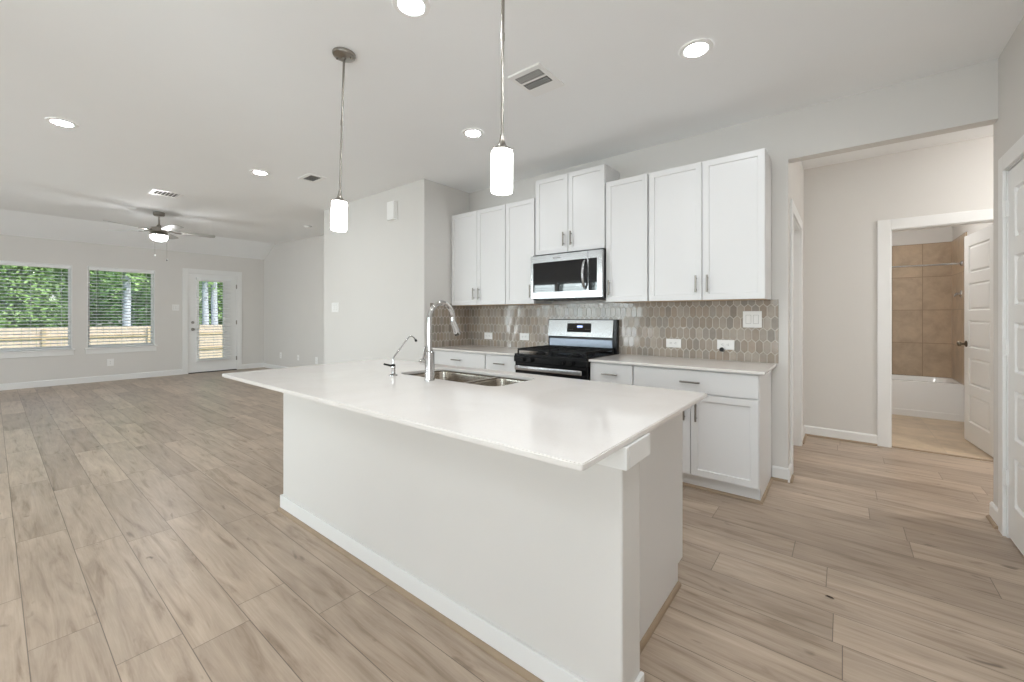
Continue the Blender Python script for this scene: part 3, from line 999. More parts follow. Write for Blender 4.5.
wall_plate('wall_outlet', (-8.645, YL, 0.345), (0, -1, 0), 0.10, 0.15, 'white outlet low on the living room wall just above the island edge', 'outlet', 'duplex')

# door chime on the wall behind the island
ch = thing('door_chime', (-4.39, YB, 2.46), 'white door chime box high on the wall behind the island', 'door chime')
MB().box(-4.440, -4.285, YB - 0.012, YB, 2.465, 2.705, 0.004).build('back_plate', PLASTIC, ch)
MB().box(-4.434, -4.291, YB - 0.055, YB - 0.010, 2.472, 2.698, 0.010, 3).build('cover', PLASTIC, ch)

# ------------------------------------------------------------------ gas range
def gas_range():
    X0, X1 = -2.514, -1.720
    t = thing('gas_range', ((X0 + X1) / 2, 3.5, 0), 'stainless and black gas stove between the base cabinets', 'stove')
    b = MB(); b.box(X0, X1, 3.245, 3.845, 0.03, 0.895, 0.004)
    for fx in (X0 + 0.05, X1 - 0.05):
        for fy in (3.32, 3.80): b.cyl((fx, fy, 0), (fx, fy, 0.035), 0.018, n=12)
    b.build('body', BLACK, t)
    b = MB(); b.prism([(3.185, 0.845), (3.25, 0.845), (3.25, 0.912), (3.200, 0.912), (3.185, 0.895)], X0, X1, 'X')
    cp_ = b.build('control_panel', BLACK, t)
    for kx in (-2.395, -2.300, -1.955, -1.860):
        k = MB(); k.lathe([(0.001, 0.0), (0.023, 0.0), (0.022, -0.008), (0.018, -0.012), (0.017, -0.028), (0.014, -0.031), (0.001, -0.031)], axis='Y', c=(kx, 3.186, 0.872), n=24)
        k.box(kx - 0.003, kx + 0.003, 3.152, 3.158, 0.857, 0.887, 0.001, 1)
        k.build('knob', BLACK, t, smooth=True)
    b = MB(); b.box(X0, X1, 3.19, 3.80, 0.896, 0.922, 0.006, 3)
    b.build('cooktop', BLACK, t)
    b = MB(); b.box(X0 + 0.004, X1 - 0.004, 3.20, 3.24, 0.20, 0.842, 0.004)
    d = b.build('oven_door', BLACK, t)
    MB().box(X0 + 0.10, X1 - 0.10, 3.196, 3.202, 0.32, 0.66, 0.002).build('door_window', BLACKGLASS, d)
    h = MB(); h.box(X0 + 0.03, X1 - 0.035, 3.150, 3.172, 0.770, 0.815, 0.008, 3)
    for hx in (X0 + 0.05, X1 - 0.10): h.box(hx - 0.012, hx + 0.012, 3.168, 3.202, 0.778, 0.807, 0.003)
    h.build('handle', STEEL, d, smooth=True)
    MB().box(X0 + 0.004, X1 - 0.004, 3.205, 3.24, 0.05, 0.19, 0.004).build('storage_drawer', STEEL, t)
    # burners and grates
    for bx in (X0 + 0.20, X1 - 0.20):
        for by in (3.36, 3.62):
            k = MB(); k.lathe([(0.001, 0.922), (0.055, 0.922), (0.053, 0.930), (0.036, 0.932), (0.036, 0.944), (0.034, 0.948), (0.001, 0.949)], c=(bx, by, 0), n=24)
            k.build('burner', IRON, t, smooth=True)
    for gx0, gx1 in ((X0 + 0.02, (X0 + X1) / 2 - 0.004), ((X0 + X1) / 2 + 0.004, X1 - 0.02)):
        g = MB()
        z0, z1 = 0.953, 0.972
        gy0, gy1 = 3.215, 3.765
        for x in (gx0, gx1 - 0.012): g.box(x, x + 0.012, gy0, gy1, z0, z1, 0.002, 1)
        for y in (gy0, (gy0 + gy1) / 2 - 0.006, gy1 - 0.012): g.box(gx0, gx1, y, y + 0.012, z0, z1, 0.002, 1)
        xm = (gx0 + gx1) / 2
        g.box(xm - 0.006, xm + 0.006, gy0, gy1, z0, z1, 0.002, 1)
        for y in (3.36, 3.62): g.box(gx0, gx1, y - 0.006, y + 0.006, z0, z1, 0.002, 1)
        for x in (gx0, gx1 - 0.012):
            for y in (gy0, gy1 - 0.012): g.box(x, x + 0.012, y, y + 0.012, 0.920, z0 + 0.004)
        g.build('grate', IRON, t)
    # backguard
    b = MB(); b.box(X0, X1, 3.790, 3.846, 0.90, 1.252, 0.004)
    bg_ = b.build('backguard', BLACK, t)
    MB().prism([(3.766, 1.075), (3.795, 1.072), (3.800, 1.246), (3.789, 1.244)], X0 + 0.012, X1 - 0.035, 'X').build('control_fascia', STEEL, bg_)
    MB().box(X0 + 0.02, X1 - 0.045, 3.783, 3.792, 0.935, 1.050, 0.003).build('splash_panel', REFLECTSTEEL, bg_)
    MB().prism([(3.7708, 1.120), (3.79, 1.120), (3.79, 1.212), (3.7836, 1.212)], -2.270, -1.990, 'X').build('display_glass', BLACKGLASS, bg_)
    MB().prism([(3.7768, 1.168), (3.785, 1.168), (3.785, 1.188), (3.7795, 1.188)], -2.150, -2.090, 'X').build('clock', DISPLAY, bg_)
    for i in range(3):
        for sx in (-2.250, -2.055):
            MB().box(sx + i * 0.020, sx + i * 0.020 + 0.010, 3.7735, 3.7795, 1.145, 1.151).build('touch_key', VENTDARK, bg_)
    return t


gas_range()


# ------------------------------------------------------------------ microwave
def microwave():
    X0, X1, YF = -2.508, -1.708, 3.455
    Z0, Z1 = 1.462, 1.893
    t = thing('microwave', ((X0 + X1) / 2, 3.6, Z0), 'stainless over-the-range microwave with a curved handle, above the stove', 'microwave')
    b = MB(); b.box(X0 + 0.012, X1 - 0.001, YF + 0.025, YK - 0.006, Z0 - 0.014, Z1 + 0.014, 0.004)
    body = b.build('body', BLACK, t)
    v = MB()
    for i in range(9): v.box(X0 + 0.10 + i * 0.07, X0 + 0.15 + i * 0.07, YF + 0.10, YF + 0.30, Z0 - 0.020, Z0 - 0.013)
    v.build('vent_filter', VENTDARK, body)
    xs = -1.853                                   # split between the door and the control side
    f = MB(); f.plate('Y', YF, YF + 0.03, (X0, xs - 0.002, Z0, Z1), [(X0 + 0.030, xs - 0.010, Z0 + 0.062, Z1 - 0.070)])
    d = f.build('door', STEEL, t)
    MB().box(X0 + 0.026, xs - 0.006, YF + 0.006, YF + 0.028, Z0 + 0.058, Z1 - 0.066).build('door_window', BLACKGLASS, d)
    h = MB()
    pts = []
    for i in range(13):
        s = i / 12; z = Z0 + 0.085 + s * (Z1 - Z0 - 0.175)
        pts.append((xs - 0.030, YF - 0.006 - 0.045 * math.sin(PI * s) ** 0.6, z))
    h.tube(pts, [0.013 if 0 < i < 12 else 0.010 for i in range(13)], n=14)
    h.build('handle', STEEL, d, smooth=True)
    lg = MB()
    for i in range(9):
        lg.box(-2.235 + i * 0.0095, -2.235 + i * 0.0095 + 0.006, YF - 0.0008, YF + 0.001, Z1 - 0.042, Z1 - 0.032 + (0.004 if i in (0, 1, 5) else 0))
    lg.build('maker_mark', VENTDARK, d)
    c = MB(); c.plate('Y', YF, YF + 0.03, (xs + 0.002, X1, Z0, Z1), [(xs + 0.006, X1 - 0.052, Z0 + 0.062, Z1 - 0.070)])
    cf = c.build('control_frame', STEEL, t)
    MB().box(xs + 0.003, X1 - 0.048, YF + 0.006, YF + 0.028, Z0 + 0.058, Z1 - 0.066).build('control_glass', BLACKGLASS, cf)
    return t


microwave()


# ------------------------------------------------------------------ island
IX0, IX1 = -2.918, -0.533      # pony wall
IY0, IY1 = 1.213, 1.362
isl = thing('kitchen_island', (-1.75, 1.6, 0), 'grey panelled kitchen island standing in the middle of the plank floor', 'kitchen island')
MB().box(IX0, IX1, IY0, IY1, 0, 0.893, 0.008, 3).build('knee_wall', WALL, isl)
cb = MB()                                     # hollow cabinet shell behind the knee wall
cb.box(IX0 + 0.03, IX0 + 0.05, IY1, 2.11, 0.10, 0.893); cb.box(IX0 + 0.05, -0.640, IY1, IY1 + 0.015, 0.10, 0.893)
cb.box(IX0 + 0.05, -0.640, IY1 + 0.015, 2.11, 0.10, 0.118); cb.box(IX0 + 0.05, -0.640, 2.095, 2.11, 0.86, 0.893)
cb.box(IX0 + 0.05, -0.640, 2.045, 2.06, 0.0, 0.10)
cb.build('cabinet_shell', CAB, isl)
MB().prism([(IY1, 0), (2.055, 0), (2.055, 0.10), (2.128, 0.10), (2.128, 0.893), (IY1, 0.893)], -0.640, -0.620, 'X').build('end_panel', CAB, isl)
bn = MB()                                     # trim band under the worktop, round the knee wall
bn.box(IX0 - 0.02, IX1 + 0.024, IY0 - 0.022, IY0, 0.822, 0.893, 0.003)
bn.box(IX1, IX1 + 0.024, IY0, IY1 + 0.026, 0.822, 0.893, 0.003); bn.box(IX0 - 0.02, IX0, IY0, IY1 + 0.026, 0.822, 0.893, 0.003)
bn.build('trim_band', TRIM, isl)
bb = MB()
h_, t_ = 0.098, 0.014
bb.box(IX0 - t_, IX1 + t_, IY0 - t_, IY0, 0, h_, 0.003); bb.box(IX1, IX1 + t_, IY0, IY1, 0, h_, 0.003); bb.box(IX0 - t_, IX0, IY0, IY1, 0, h_, 0.003)
bb.build('baseboard', TRIM, isl)
shoe_run('shoe_molding', [(IX0 - t_, IY0, IX1 + t_, IY0, 0, -1, t_), (IX1, IY0 - t_, IX1, IY1, 1, 0, t_), (IX0, IY0 - t_, IX0, IY1, -1, 0, t_), (-0.620, IY1, -0.620, 2.055, 1, 0, 0)], isl)
xs_ = [-2.86, -2.42, -1.98, -1.54, -1.09, -0.645]
for i in range(5):
    d = shaker(xs_[i] + 0.003, xs_[i + 1] - 0.003, 0.114, 0.712, 2.130, sgn=1).build('door', CAB, isl)
    bar_handle(d, (xs_[i + 1] - 0.04 if i % 2 == 0 else xs_[i] + 0.04, 2.130, 0.58), 'Z', 0.135, d=(0, 1, 0))
    d = MB().box(xs_[i] + 0.003, xs_[i + 1] - 0.003, 2.110, 2.130, 0.722, 0.884, 0.0025).build('drawer', CAB, isl)
    bar_handle(d, ((xs_[i] + xs_[i + 1]) / 2, 2.130, 0.80), 'X', 0.14, d=(0, 1, 0))


def rrect(x0, x1, y0, y1, r, n=6):
    pts = []
    for cx_, cy_, a0 in ((x1 - r, y1 - r, 0), (x0 + r, y1 - r, PI / 2), (x0 + r, y0 + r, PI), (x1 - r, y0 + r, 1.5 * PI)):
        for i in range(n + 1):
            a = a0 + i * PI / 2 / n
            pts.append((cx_ + r * math.cos(a), cy_ + r * math.sin(a)))
    return pts


SX0, SX1, SY0, SY1 = -2.285, -1.430, 1.655, 2.055


def slab_hole(outer, inner, z0, z1):
    b = MB(); bm = b.bm
    edges = []
    for loop in (outer, inner):
        vs = [bm.verts.new((x, y, z0)) for x, y in loop]
        edges += [bm.edges.new((vs[i], vs[(i + 1) % len(vs)])) for i in range(len(vs))]
    r = bmesh.ops.triangle_fill(bm, use_beauty=True, use_dissolve=False, edges=edges)
    fs = [f for f in bm.faces]
    bmesh.ops.recalc_face_normals(bm, faces=fs)
    ex = bmesh.ops.extrude_face_region(bm, geom=fs)
    bmesh.ops.translate(bm, vec=(0, 0, z1 - z0), verts=[v for v in ex['geom'] if isinstance(v, bmesh.types.BMVert)])
    # soft top and bottom edge round the outside
    bm.normal_update()
    es = []
    for e in bm.edges:
        if len(e.link_faces) == 2:
            a, c = e.link_faces
            if (abs(a.normal.z) > 0.9) != (abs(c.normal.z) > 0.9): es.append(e)
    bmesh.ops.bevel(bm, geom=es, offset=0.003, segments=2, affect='EDGES')
    return b


top = slab_hole(rrect(-3.154, -0.515, 0.932, 2.171, 0.012, 4), rrect(SX0, SX1, SY0, SY1, 0.07), 0.894, 0.914)
tag(top.build('worktop', QUARTZ, smooth=True, angle=30), 'large pale quartz worktop overhanging the island, with a sink cut in it', 'worktop')

# double-bowl undermount sink
snk = thing('double_sink', ((SX0 + SX1) / 2, (SY0 + SY1) / 2, 0.70), 'stainless double-bowl sink set into the island worktop', 'sink')
XD0, XD1 = -1.765, -1.742
rim = MB()
rim.plate('Z', 0.884, 0.8935, (SX0 - 0.03, SX1 + 0.03, SY0 - 0.03, SY1 + 0.03), [(SX0 + 0.004, XD0, SY0 + 0.004, SY1 - 0.004), (XD1, SX1 - 0.004, SY0 + 0.004, SY1 - 0.004)])
rim.build('rim', SINKSTEEL, snk)
for bx0, bx1, dp in ((SX0 - 0.004, XD0 + 0.004, 0.21), (XD1 - 0.004, SX1 + 0.004, 0.18)):
    b = MB(); bm = b.bm
    rings = []
    for z, ins, r in ((0.8840, 0, 0.05), (0.872, 0.002, 0.05), (0.884 - dp + 0.05, 0.006, 0.05), (0.884 - dp + 0.012, 0.020, 0.045), (0.884 - dp, 0.05, 0.03)):
        rings.append([bm.verts.new((x, y, z)) for x, y in rrect(bx0 + ins, bx1 - ins, SY0 - 0.004 + ins, SY1 + 0.004 - ins, r)])
    for a, c in zip(rings, rings[1:]):
        for i in range(len(a)): bm.faces.new((a[i], a[(i + 1) % len(a)], c[(i + 1) % len(a)], c[i]))
    bm.faces.new(rings[-1])
    bo = b.build('bowl', SINKSTEEL, snk, smooth=True, angle=60)
    dr = MB(); dr.lathe([(0.001, 0.002), (0.02, 0.002), (0.03, 0.004), (0.043, 0.003), (0.045, 0.0)], c=((bx0 + bx1) / 2, (SY0 + SY1) / 2, 0.884 - dp + 0.0005), n=24, caps=False)
    do = dr.build('drain', CHROME, None, smooth=True); do.parent = bo

# tall gooseneck tap
FX, FY = -1.877, 1.588
fc = thing('kitchen_faucet', (FX, FY, 0.914), 'tall chrome gooseneck tap with pull-down spray beside the sink', 'tap')
b = MB(); b.lathe([(0.001, 0.914), (0.029, 0.914), (0.029, 0.922), (0.028, 0.930), (0.027, 1.06), (0.027, 1.080), (0.020, 1.084), (0.001, 1.084)], c=(FX, FY, 0), n=28)
b.build('base', CHROME, fc, smooth=True)
pts = [(FX, FY, 1.08), (FX, FY, 1.16), (FX, FY, 1.24), (FX, FY, 1.27)]
for i in range(1, 15):
    a = PI - i * PI * 1.06 / 14
    pts.append((FX, FY + 0.093 + 0.093 * math.cos(a), 1.272 + 0.094 * math.sin(a)))
b = MB(); b.tube(pts, 0.0148, n=18); b.build('neck', CHROME, fc, smooth=True)
e = Vector(pts[-1]); d_ = (Vector((FX, 1.812, 1.175)) - e).normalized()
b = MB(); b.tube([e - d_ * 0.004, e + d_ * 0.012, e + d_ * 0.03, e + d_ * 0.06, e + d_ * 0.088, e + d_ * 0.092], [0.0155, 0.018, 0.017, 0.0205, 0.022, 0.019], n=18)
b.build('spray_head', CHROME, fc, smooth=True)
b = MB(); b.cyl((FX - 0.02, FY, 1.020), (FX - 0.070, FY, 1.020), 0.0165, n=20); b.lathe([(0.001, -0.010), (0.012, -0.008), (0.0165, 0.0), (0.0165, 0.004)], c=(FX - 0.072, FY, 1.020), axis='X', n=20)
b.tube([(FX - 0.062, FY, 1.03), (FX - 0.052, FY, 1.06), (FX - 0.040, FY, 1.108)], [0.0065, 0.006, 0.005], n=10)
b.build('lever', CHROME, fc, smooth=True)

# small filtered-water tap
GX, GY = -2.212, 1.578
wf = thing('filter_faucet', (GX, GY, 0.914), 'slender bent filtered-water tap with a black lever, beside the tall tap', 'tap')
b = MB(); b.lathe([(0.001, 0.914), (0.026, 0.914), (0.025, 0.919), (0.013, 0.926), (0.012, 0.958), (0.014, 0.966), (0.010, 0.978), (0.001, 0.980)], c=(GX, GY, 0), n=22)
b.build('base', CHROME, wf, smooth=True)
pts = [(GX, GY, 0.975), (GX, GY, 1.010), (GX, GY + 0.004, 1.030), (GX, GY + 0.06, 1.090), (GX, GY + 0.105, 1.138), (GX, GY + 0.124, 1.153), (GX, GY + 0.142, 1.156), (GX, GY + 0.158, 1.148), (GX, GY + 0.172, 1.132)]
b = MB(); b.tube(pts, 0.0048, n=12); b.build('spout', CHROME, wf, smooth=True)
b = MB(); b.cyl(pts[-1], (GX, GY + 0.180, 1.120), 0.0075, n=14); b.build('tip', BLACK, wf, smooth=True)
b = MB(); b.cyl((GX - 0.004, GY - 0.01, 0.975), (GX - 0.055, GY - 0.03, 0.984), 0.007, 0.006, n=12); b.cyl((GX, GY, 0.970), (GX, GY, 0.985), 0.012, n=16)
b.build('lever', BLACK, wf, smooth=True)


# ------------------------------------------------------------------ pendants
def pendant(x, y, label, lean):
    t = thing('pendant_light', (x, y, ZC), label, 'pendant light', 'pendants above the island')
    b = MB(); b.lathe([(0.001, ZC), (0.066, ZC), (0.067, ZC - 0.006), (0.063, ZC - 0.016), (0.045, ZC - 0.024), (0.012, ZC - 0.028), (0.010, ZC - 0.042), (0.001, ZC - 0.043)], c=(x, y, 0), n=36)
    for a in (0.6, 0.6 + PI): b.cyl((x + 0.045 * math.cos(a), y + 0.045 * math.sin(a), ZC - 0.018), (x + 0.045 * math.cos(a), y + 0.045 * math.sin(a), ZC - 0.032), 0.006, n=12)
    b.build('canopy', NICKEL, t, smooth=True)
    b = MB(); b.cyl((x, y, 2.03), (x, y, ZC - 0.03), 0.0065, n=14); b.cyl((x, y, 2.44), (x, y, 2.47), 0.0085, n=14)
    b.build('rod', NICKEL, t, smooth=True)
    b = MB(); b.lathe([(0.001, 2.045), (0.009, 2.045), (0.011, 2.025), (0.016, 2.005), (0.022, 1.995), (0.038, 1.985), (0.038, 1.972), (0.001, 1.972)], c=(x, y, 0), n=28)
    for k in range(3):
        a = k * 2 * PI / 3 + 0.4
        b.cyl((x + 0.036 * math.cos(a), y + 0.036 * math.sin(a), 1.981), (x + 0.048 * math.cos(a), y + 0.048 * math.sin(a), 1.981), 0.004, n=10)
    b.build('shade_holder', NICKEL, t, smooth=True)
    b = MB(); b.lathe([(0.038, 1.978), (0.042, 1.976), (0.0455, 1.968), (0.0455, 1.812), (0.0435, 1.805), (0.038, 1.803), (0.002, 1.803)], c=(x, y, 0), n=36, caps=False)
    b.build('lamp_shade', SHADE, t, smooth=True)
    t.rotation_euler = lean
    return t


pendant(-2.360, 1.332, 'white glass cylinder pendant over the sink end of the island', (-0.019, 0.024, 0))
pendant(-1.110, 1.335, 'white glass cylinder pendant over the middle of the island, nearest the stove', (-0.004, 0.005, 0))


# ------------------------------------------------------------------ recessed lights
def downlight(x, y, z, label, group='recessed ceiling lights'):
    t = thing('recessed_light', (x, y, z), label, 'ceiling light', group)
    b = MB(); b.lathe([(0.061, z - 0.003), (0.067, z - 0.008), (0.092, z - 0.006), (0.096, z - 0.0005)], c=(x, y, 0), n=36, caps=False)
    b.build('trim_ring', PLASTIC, t, smooth=True)
    b = MB(); b.lathe([(0.062, z - 0.0035), (0.04, z - 0.004), (0.002, z - 0.004)], c=(x, y, 0), n=36, caps=False)
    b.build('lens', LENS, t)
    return t


downlight(-1.719, 1.335, ZC, 'round recessed ceiling light cut by the top of the photo, between the pendants')
downlight(-0.683, 2.61, ZC, 'round recessed ceiling light nearest the hall opening')
downlight(-2.509, 2.605, ZC, 'round recessed ceiling light in front of the corner wall cabinets')
downlight(-5.043, 1.856, ZC, 'round recessed ceiling light close to the small ceiling vent')
downlight(-5.007, 0.364, ZC, 'round recessed ceiling light at far left, nearest the windows')
UNSEEN = 'added round recessed ceiling light, unseen, brightening the room'
for x, y in ((-5.0, -1.3), (-1.7, -1.2), (-3.3, -1.8), (-0.15, 0.3), (-0.2, -1.4), (-0.1, 1.65), (0.2, 0.95), (-0.75, 0.5), (-7.2, -1.6), (-9.4, -2.0)):  # unseen downlights added to brighten the room
    downlight(x, y, ZC if x > -6 else ZC + (-6 - x) * 0.0313, UNSEEN, 'added unseen recessed lights')


def flush_light(x, y, z, label, power, r=0.15):  # dome lamps out of view, added to brighten hall and bathroom
    t = thing('added_flush_light', (x, y, z), label, 'ceiling light')
    b = MB(); b.lathe([(0.001, z), (r + 0.02, z), (r + 0.02, z - 0.025), (r, z - 0.03)], c=(x, y, 0), n=36, caps=False)
    b.build('rim', NICKEL, t, smooth=True)
    b = MB(); b.lathe([(r, z - 0.028), (r * 0.9, z - 0.06), (r * 0.55, z - 0.085), (0.002, z - 0.095)], c=(x, y, 0), n=36, caps=False)
    b.build('glass_dome', emit('dome_glass', (1.0, 0.985, 0.965), power), t, smooth=True)


flush_light(1.9, 4.75, ZC, 'added round glass ceiling light, unseen beyond the wall corner, brightening the hall', 125.0)
flush_light(0.25, 6.5, ZC, 'added round glass ceiling light, unseen above the door opening, brightening the bathroom', 58.0)


# ------------------------------------------------------------------ vents
def vent(x0, x1, y0, y1, z, label, style):
    t = thing('ceiling_vent', ((x0 + x1) / 2, (y0 + y1) / 2, z), label, 'vent')
    if style == 'fan':
        MB().box(x0, x1, y0, y1, z - 0.014, z, 0.004).build('cover', PLASTIC, t)
        w, h = x1 - x0, y1 - y0
        for k, (a, b, mt) in enumerate(((0.13, 0.36, VENTDARK), (0.43, 0.66, DARK))):
            c = MB().box(x0 + 0.12 * w, x1 - 0.12 * w, y0 + a * h, y0 + b * h, z - 0.0150, z - 0.0135).build('grille_opening', mt, t)
            s = MB()
            for i in range(1, 12):
                xx = x0 + 0.12 * w + i * (0.76 * w) / 12
                s.box(xx - 0.0012, xx + 0.0012, y0 + a * h, y0 + b * h, z - 0.0165, z - 0.0145)
            for j in (0.33, 0.66):
                yy = y0 + (a + (b - a) * j) * h
                s.box(x0 + 0.12 * w, x1 - 0.12 * w, yy - 0.001, yy + 0.001, z - 0.0160, z - 0.0145)
            s.build('grille_bars', PLASTIC, c)
    else:
        MB().plate('Z', z - 0.010, z - 0.001, (x0, x1, y0, y1), [(x0 + 0.035, x1 - 0.035, y0 + 0.035, y1 - 0.035)]).build('frame', PLASTIC, t)
        MB().box(x0 + 0.03, x1 - 0.03, y0 + 0.03, y1 - 0.03, z - 0.003, z - 0.001).build('duct_opening', VENTDARK, t)
        s = MB()
        n = 7
        for i in range(n):
            yy = y0 + 0.045 + i * (y1 - y0 - 0.09) / (n - 1)
            s.prism([(yy - 0.011, z - 0.0095), (yy - 0.008, z - 0.0095), (yy + 0.006, z - 0.003), (yy + 0.003, z - 0.003)], x0 + 0.036, x1 - 0.036, 'X')
        s.build('louvers', PLASTIC if style == 'white' else simple('vent_louver_grey', (0.42, 0.42, 0.41), 0.5, var=0.05), t)
    return t


vent(-1.735, -1.485, 2.130, 2.440, ZC, 'square white exhaust vent with two dark grilles above the island', 'fan')
vent(-4.905, -4.630, 2.200, 2.400, ZC, 'small grey-louvered ceiling vent before the pantry wall', 'grey')
vent(-7.13, -6.83, 1.28, 1.60, 2.902, 'white ceiling vent just before the ceiling fan', 'white')

# smoke detector
sd = thing('smoke_detector', (-7.62, 3.60, 2.925), 'white round smoke detector on the living room ceiling', 'smoke detector')
b = MB(); zz = 2.926; b.lathe([(0.001, zz), (0.068, zz), (0.068, zz - 0.012), (0.060, zz - 0.018), (0.055, zz - 0.034), (0.030, zz - 0.042), (0.001, zz - 0.043)], c=(-7.62, 3.60, 0), n=28)
b.build('cover', PLASTIC, sd, smooth=True)
b = MB(); b.lathe([(0.062, zz - 0.012), (0.064, zz - 0.015), (0.060, zz - 0.018)], c=(-7.62, 3.60, 0), n=28, caps=False); b.build('grille', VENTDARK, sd, smooth=True)

# ------------------------------------------------------------------ ceiling fan
FNX, FNY, FZ = -8.62, 1.69, 2.952
fan = thing('ceiling_fan', (FNX, FNY, FZ), 'brushed nickel five-blade ceiling fan with a lit glass bowl', 'ceiling fan')
b = MB(); b.lathe([(0.001, FZ), (0.075, FZ), (0.075, FZ - 0.045), (0.062, FZ - 0.060), (0.020, FZ - 0.066), (0.001, FZ - 0.066)], c=(FNX, FNY, 0), n=32)
b.build('canopy', NICKEL, fan, smooth=True)
b = MB(); b.cyl((FNX, FNY, FZ - 0.230), (FNX, FNY, FZ - 0.060), 0.013, n=16); b.lathe([(0.014, FZ - 0.195), (0.030, FZ - 0.215), (0.034, FZ - 0.245)], c=(FNX, FNY, 0), n=24, caps=False)
b.build('downrod', NICKEL, fan, smooth=True)
b = MB(); b.lathe([(0.001, FZ - 0.235), (0.060, FZ - 0.237), (0.115, FZ - 0.252), (0.122, FZ - 0.270), (0.122, FZ - 0.315), (0.105, FZ - 0.330), (0.085, FZ - 0.340), (0.001, FZ - 0.342)], c=(FNX, FNY, 0), n=36)
b.build('motor_housing', NICKEL, fan, smooth=True)
b = MB(); b.lathe([(0.085, FZ - 0.335), (0.118, FZ - 0.348), (0.120, FZ - 0.370), (0.112, FZ - 0.376)], c=(FNX, FNY, 0), n=36, caps=False)
b.build('light_fitter', NICKEL, fan, smooth=True)
b = MB(); b.lathe([(0.112, FZ - 0.365), (0.112, FZ - 0.395), (0.100, FZ - 0.425), (0.072, FZ - 0.448), (0.035, FZ - 0.460), (0.001, FZ - 0.463)], c=(FNX, FNY, 0), n=36, caps=False)
b.build('glass_bowl', BOWL, fan, smooth=True)
FAN_A0 = math.radians(8)
for k in range(5):
    a = FAN_A0 + k * 2 * PI / 5
    u = Vector((math.cos(a), math.sin(a), 0)); v = Vector((-math.sin(a), math.cos(a), 0)); z = Vector((0, 0, 1))
    vt = (v * math.cos(0.20) - z * math.sin(0.20))
    nt_ = u.cross(vt)
    o = Vector((FNX, FNY, FZ - 0.298))
    b = MB(); bm = b.bm
    prof = [(0.20, 0.045), (0.24, 0.056), (0.45, 0.064), (0.68, 0.068), (0.725, 0.060), (0.74, 0.040)]
    out = [(r, w) for r, w in prof] + [(r, -w) for r, w in prof[::-1]]
    A = [bm.verts.new(o + u * r + vt * w + nt_ * 0.003) for r, w in out]
    B = [bm.verts.new(o + u * r + vt * w - nt_ * 0.003) for r, w in out]
    bm.faces.new(A); bm.faces.new(B[::-1])
    for i in range(len(out)): bm.faces.new((A[i], B[i], B[(i + 1) % len(out)], A[(i + 1) % len(out)]))
    bl = b.build('blade', BLADE, fan)
    b = MB(); b.tube([o + u * 0.10 + z * 0.004, o + u * 0.16 + z * 0.004, o + u * 0.215 - nt_ * 0.0], 0.011, n=10)
    for w in (-0.025, 0.025):
        b.tube([o + u * 0.15 + z * 0.002, o + u * 0.25 + vt * w - nt_ * 0.006, o + u * 0.285 + vt * w - nt_ * 0.006], 0.007, n=8)
    bi = b.build('blade_iron', NICKEL, None, smooth=True); bi.parent = bl
for dx, dy, L, mt in ((0.02, -0.03, 0.33, PLASTIC), (0.045, 0.04, 0.39, VENTDARK)):
    b = MB(); b.cyl((FNX + dx * 2, FNY + dy * 2, FZ - 0.375 - L), (FNX + dx * 2, FNY + dy * 2, FZ - 0.370), 0.0014, n=8)
    b.build('pull_chain', NICKEL, fan, smooth=True)
    b = MB(); zc_ = FZ - 0.375 - L
    b.lathe([(0.001, zc_ + 0.012), (0.008, zc_ + 0.008), (0.012, zc_ - 0.004), (0.009, zc_ - 0.014), (0.001, zc_ - 0.018)], c=(FNX + dx * 2, FNY + dy * 2, 0), n=14)
    b.build('pull_knob', mt, fan, smooth=True)

struct(MB().box(0.371, 1.099, 5.505, 5.545, 0.0, 0.007, 0.002, 1).build('trim_6', SHOE))

# ------------------------------------------------------------------ bathroom
tb = thing('bathtub', (0.35, 7.7, 0), 'white bathtub with a plain apron, seen through the open bathroom door', 'bathtub')
TX0, TX1, TY0, TY1, TZ = -0.448, 1.1495, 7.356, 8.049, 0.452
b = MB(); bm = b.bm
rings = []
for z, ins, r in ((0.0, 0, 0.01), (TZ - 0.012, 0, 0.01), (TZ - 0.003, 0.003, 0.012), (TZ, 0.012, 0.015), (TZ, 0.075, 0.12), (TZ - 0.012, 0.086, 0.13), (0.16, 0.13, 0.14), (0.10, 0.20, 0.12)):
    rings.append([bm.verts.new((x, y, z)) for x, y in rrect(TX0 + ins, TX1 - ins, TY0 + ins, TY1 - ins, r)])
for a, c in zip(rings, rings[1:]):
    for i in range(len(a)): bm.faces.new((a[i], a[(i + 1) % len(a)], c[(i + 1) % len(a)], c[i]))
bm.faces.new(rings[-1]); bm.faces.new(rings[0][::-1])
b.build('tub_body', TUB, tb, smooth=True, angle=50)
MB().box(TX0, TX1, TY0 - 0.010, TY0, 0.0, 0.085, 0.004).build('apron_base', TUB, tb)
cr = thing('curtain_rod', (0.35, 7.40, 1.925), 'chrome shower curtain rod spanning the tiled bathtub alcove', 'curtain rod')
b = MB(); b.cyl((-0.45, 7.40, 1.928), (1.138, 7.40, 1.928), 0.0125, n=18); b.build('rod', CHROME, cr, smooth=True)
for x, s in ((-0.45, 1), (1.138, -1)):
    b = MB(); b.lathe([(0.001, 0), (0.032, 0), (0.030, s * 0.010), (0.016, s * 0.020), (0.0125, s * 0.022)], axis='X', c=(x, 7.40, 1.928), n=22, caps=False)
    b.build('flange', CHROME, cr, smooth=True)
sh = thing('shower_valve', (1.138, 7.60, 1.50), 'small chrome fitting on the tiled wall just behind the open bathroom door', 'shower fitting')
b = MB(); b.lathe([(0.001, 0), (0.045, 0), (0.043, -0.008), (0.018, -0.014), (0.016, -0.05), (0.001, -0.052)], axis='X', c=(1.138, 7.48, 1.56), n=24); b.build('escutcheon', CHROME, sh, smooth=True)
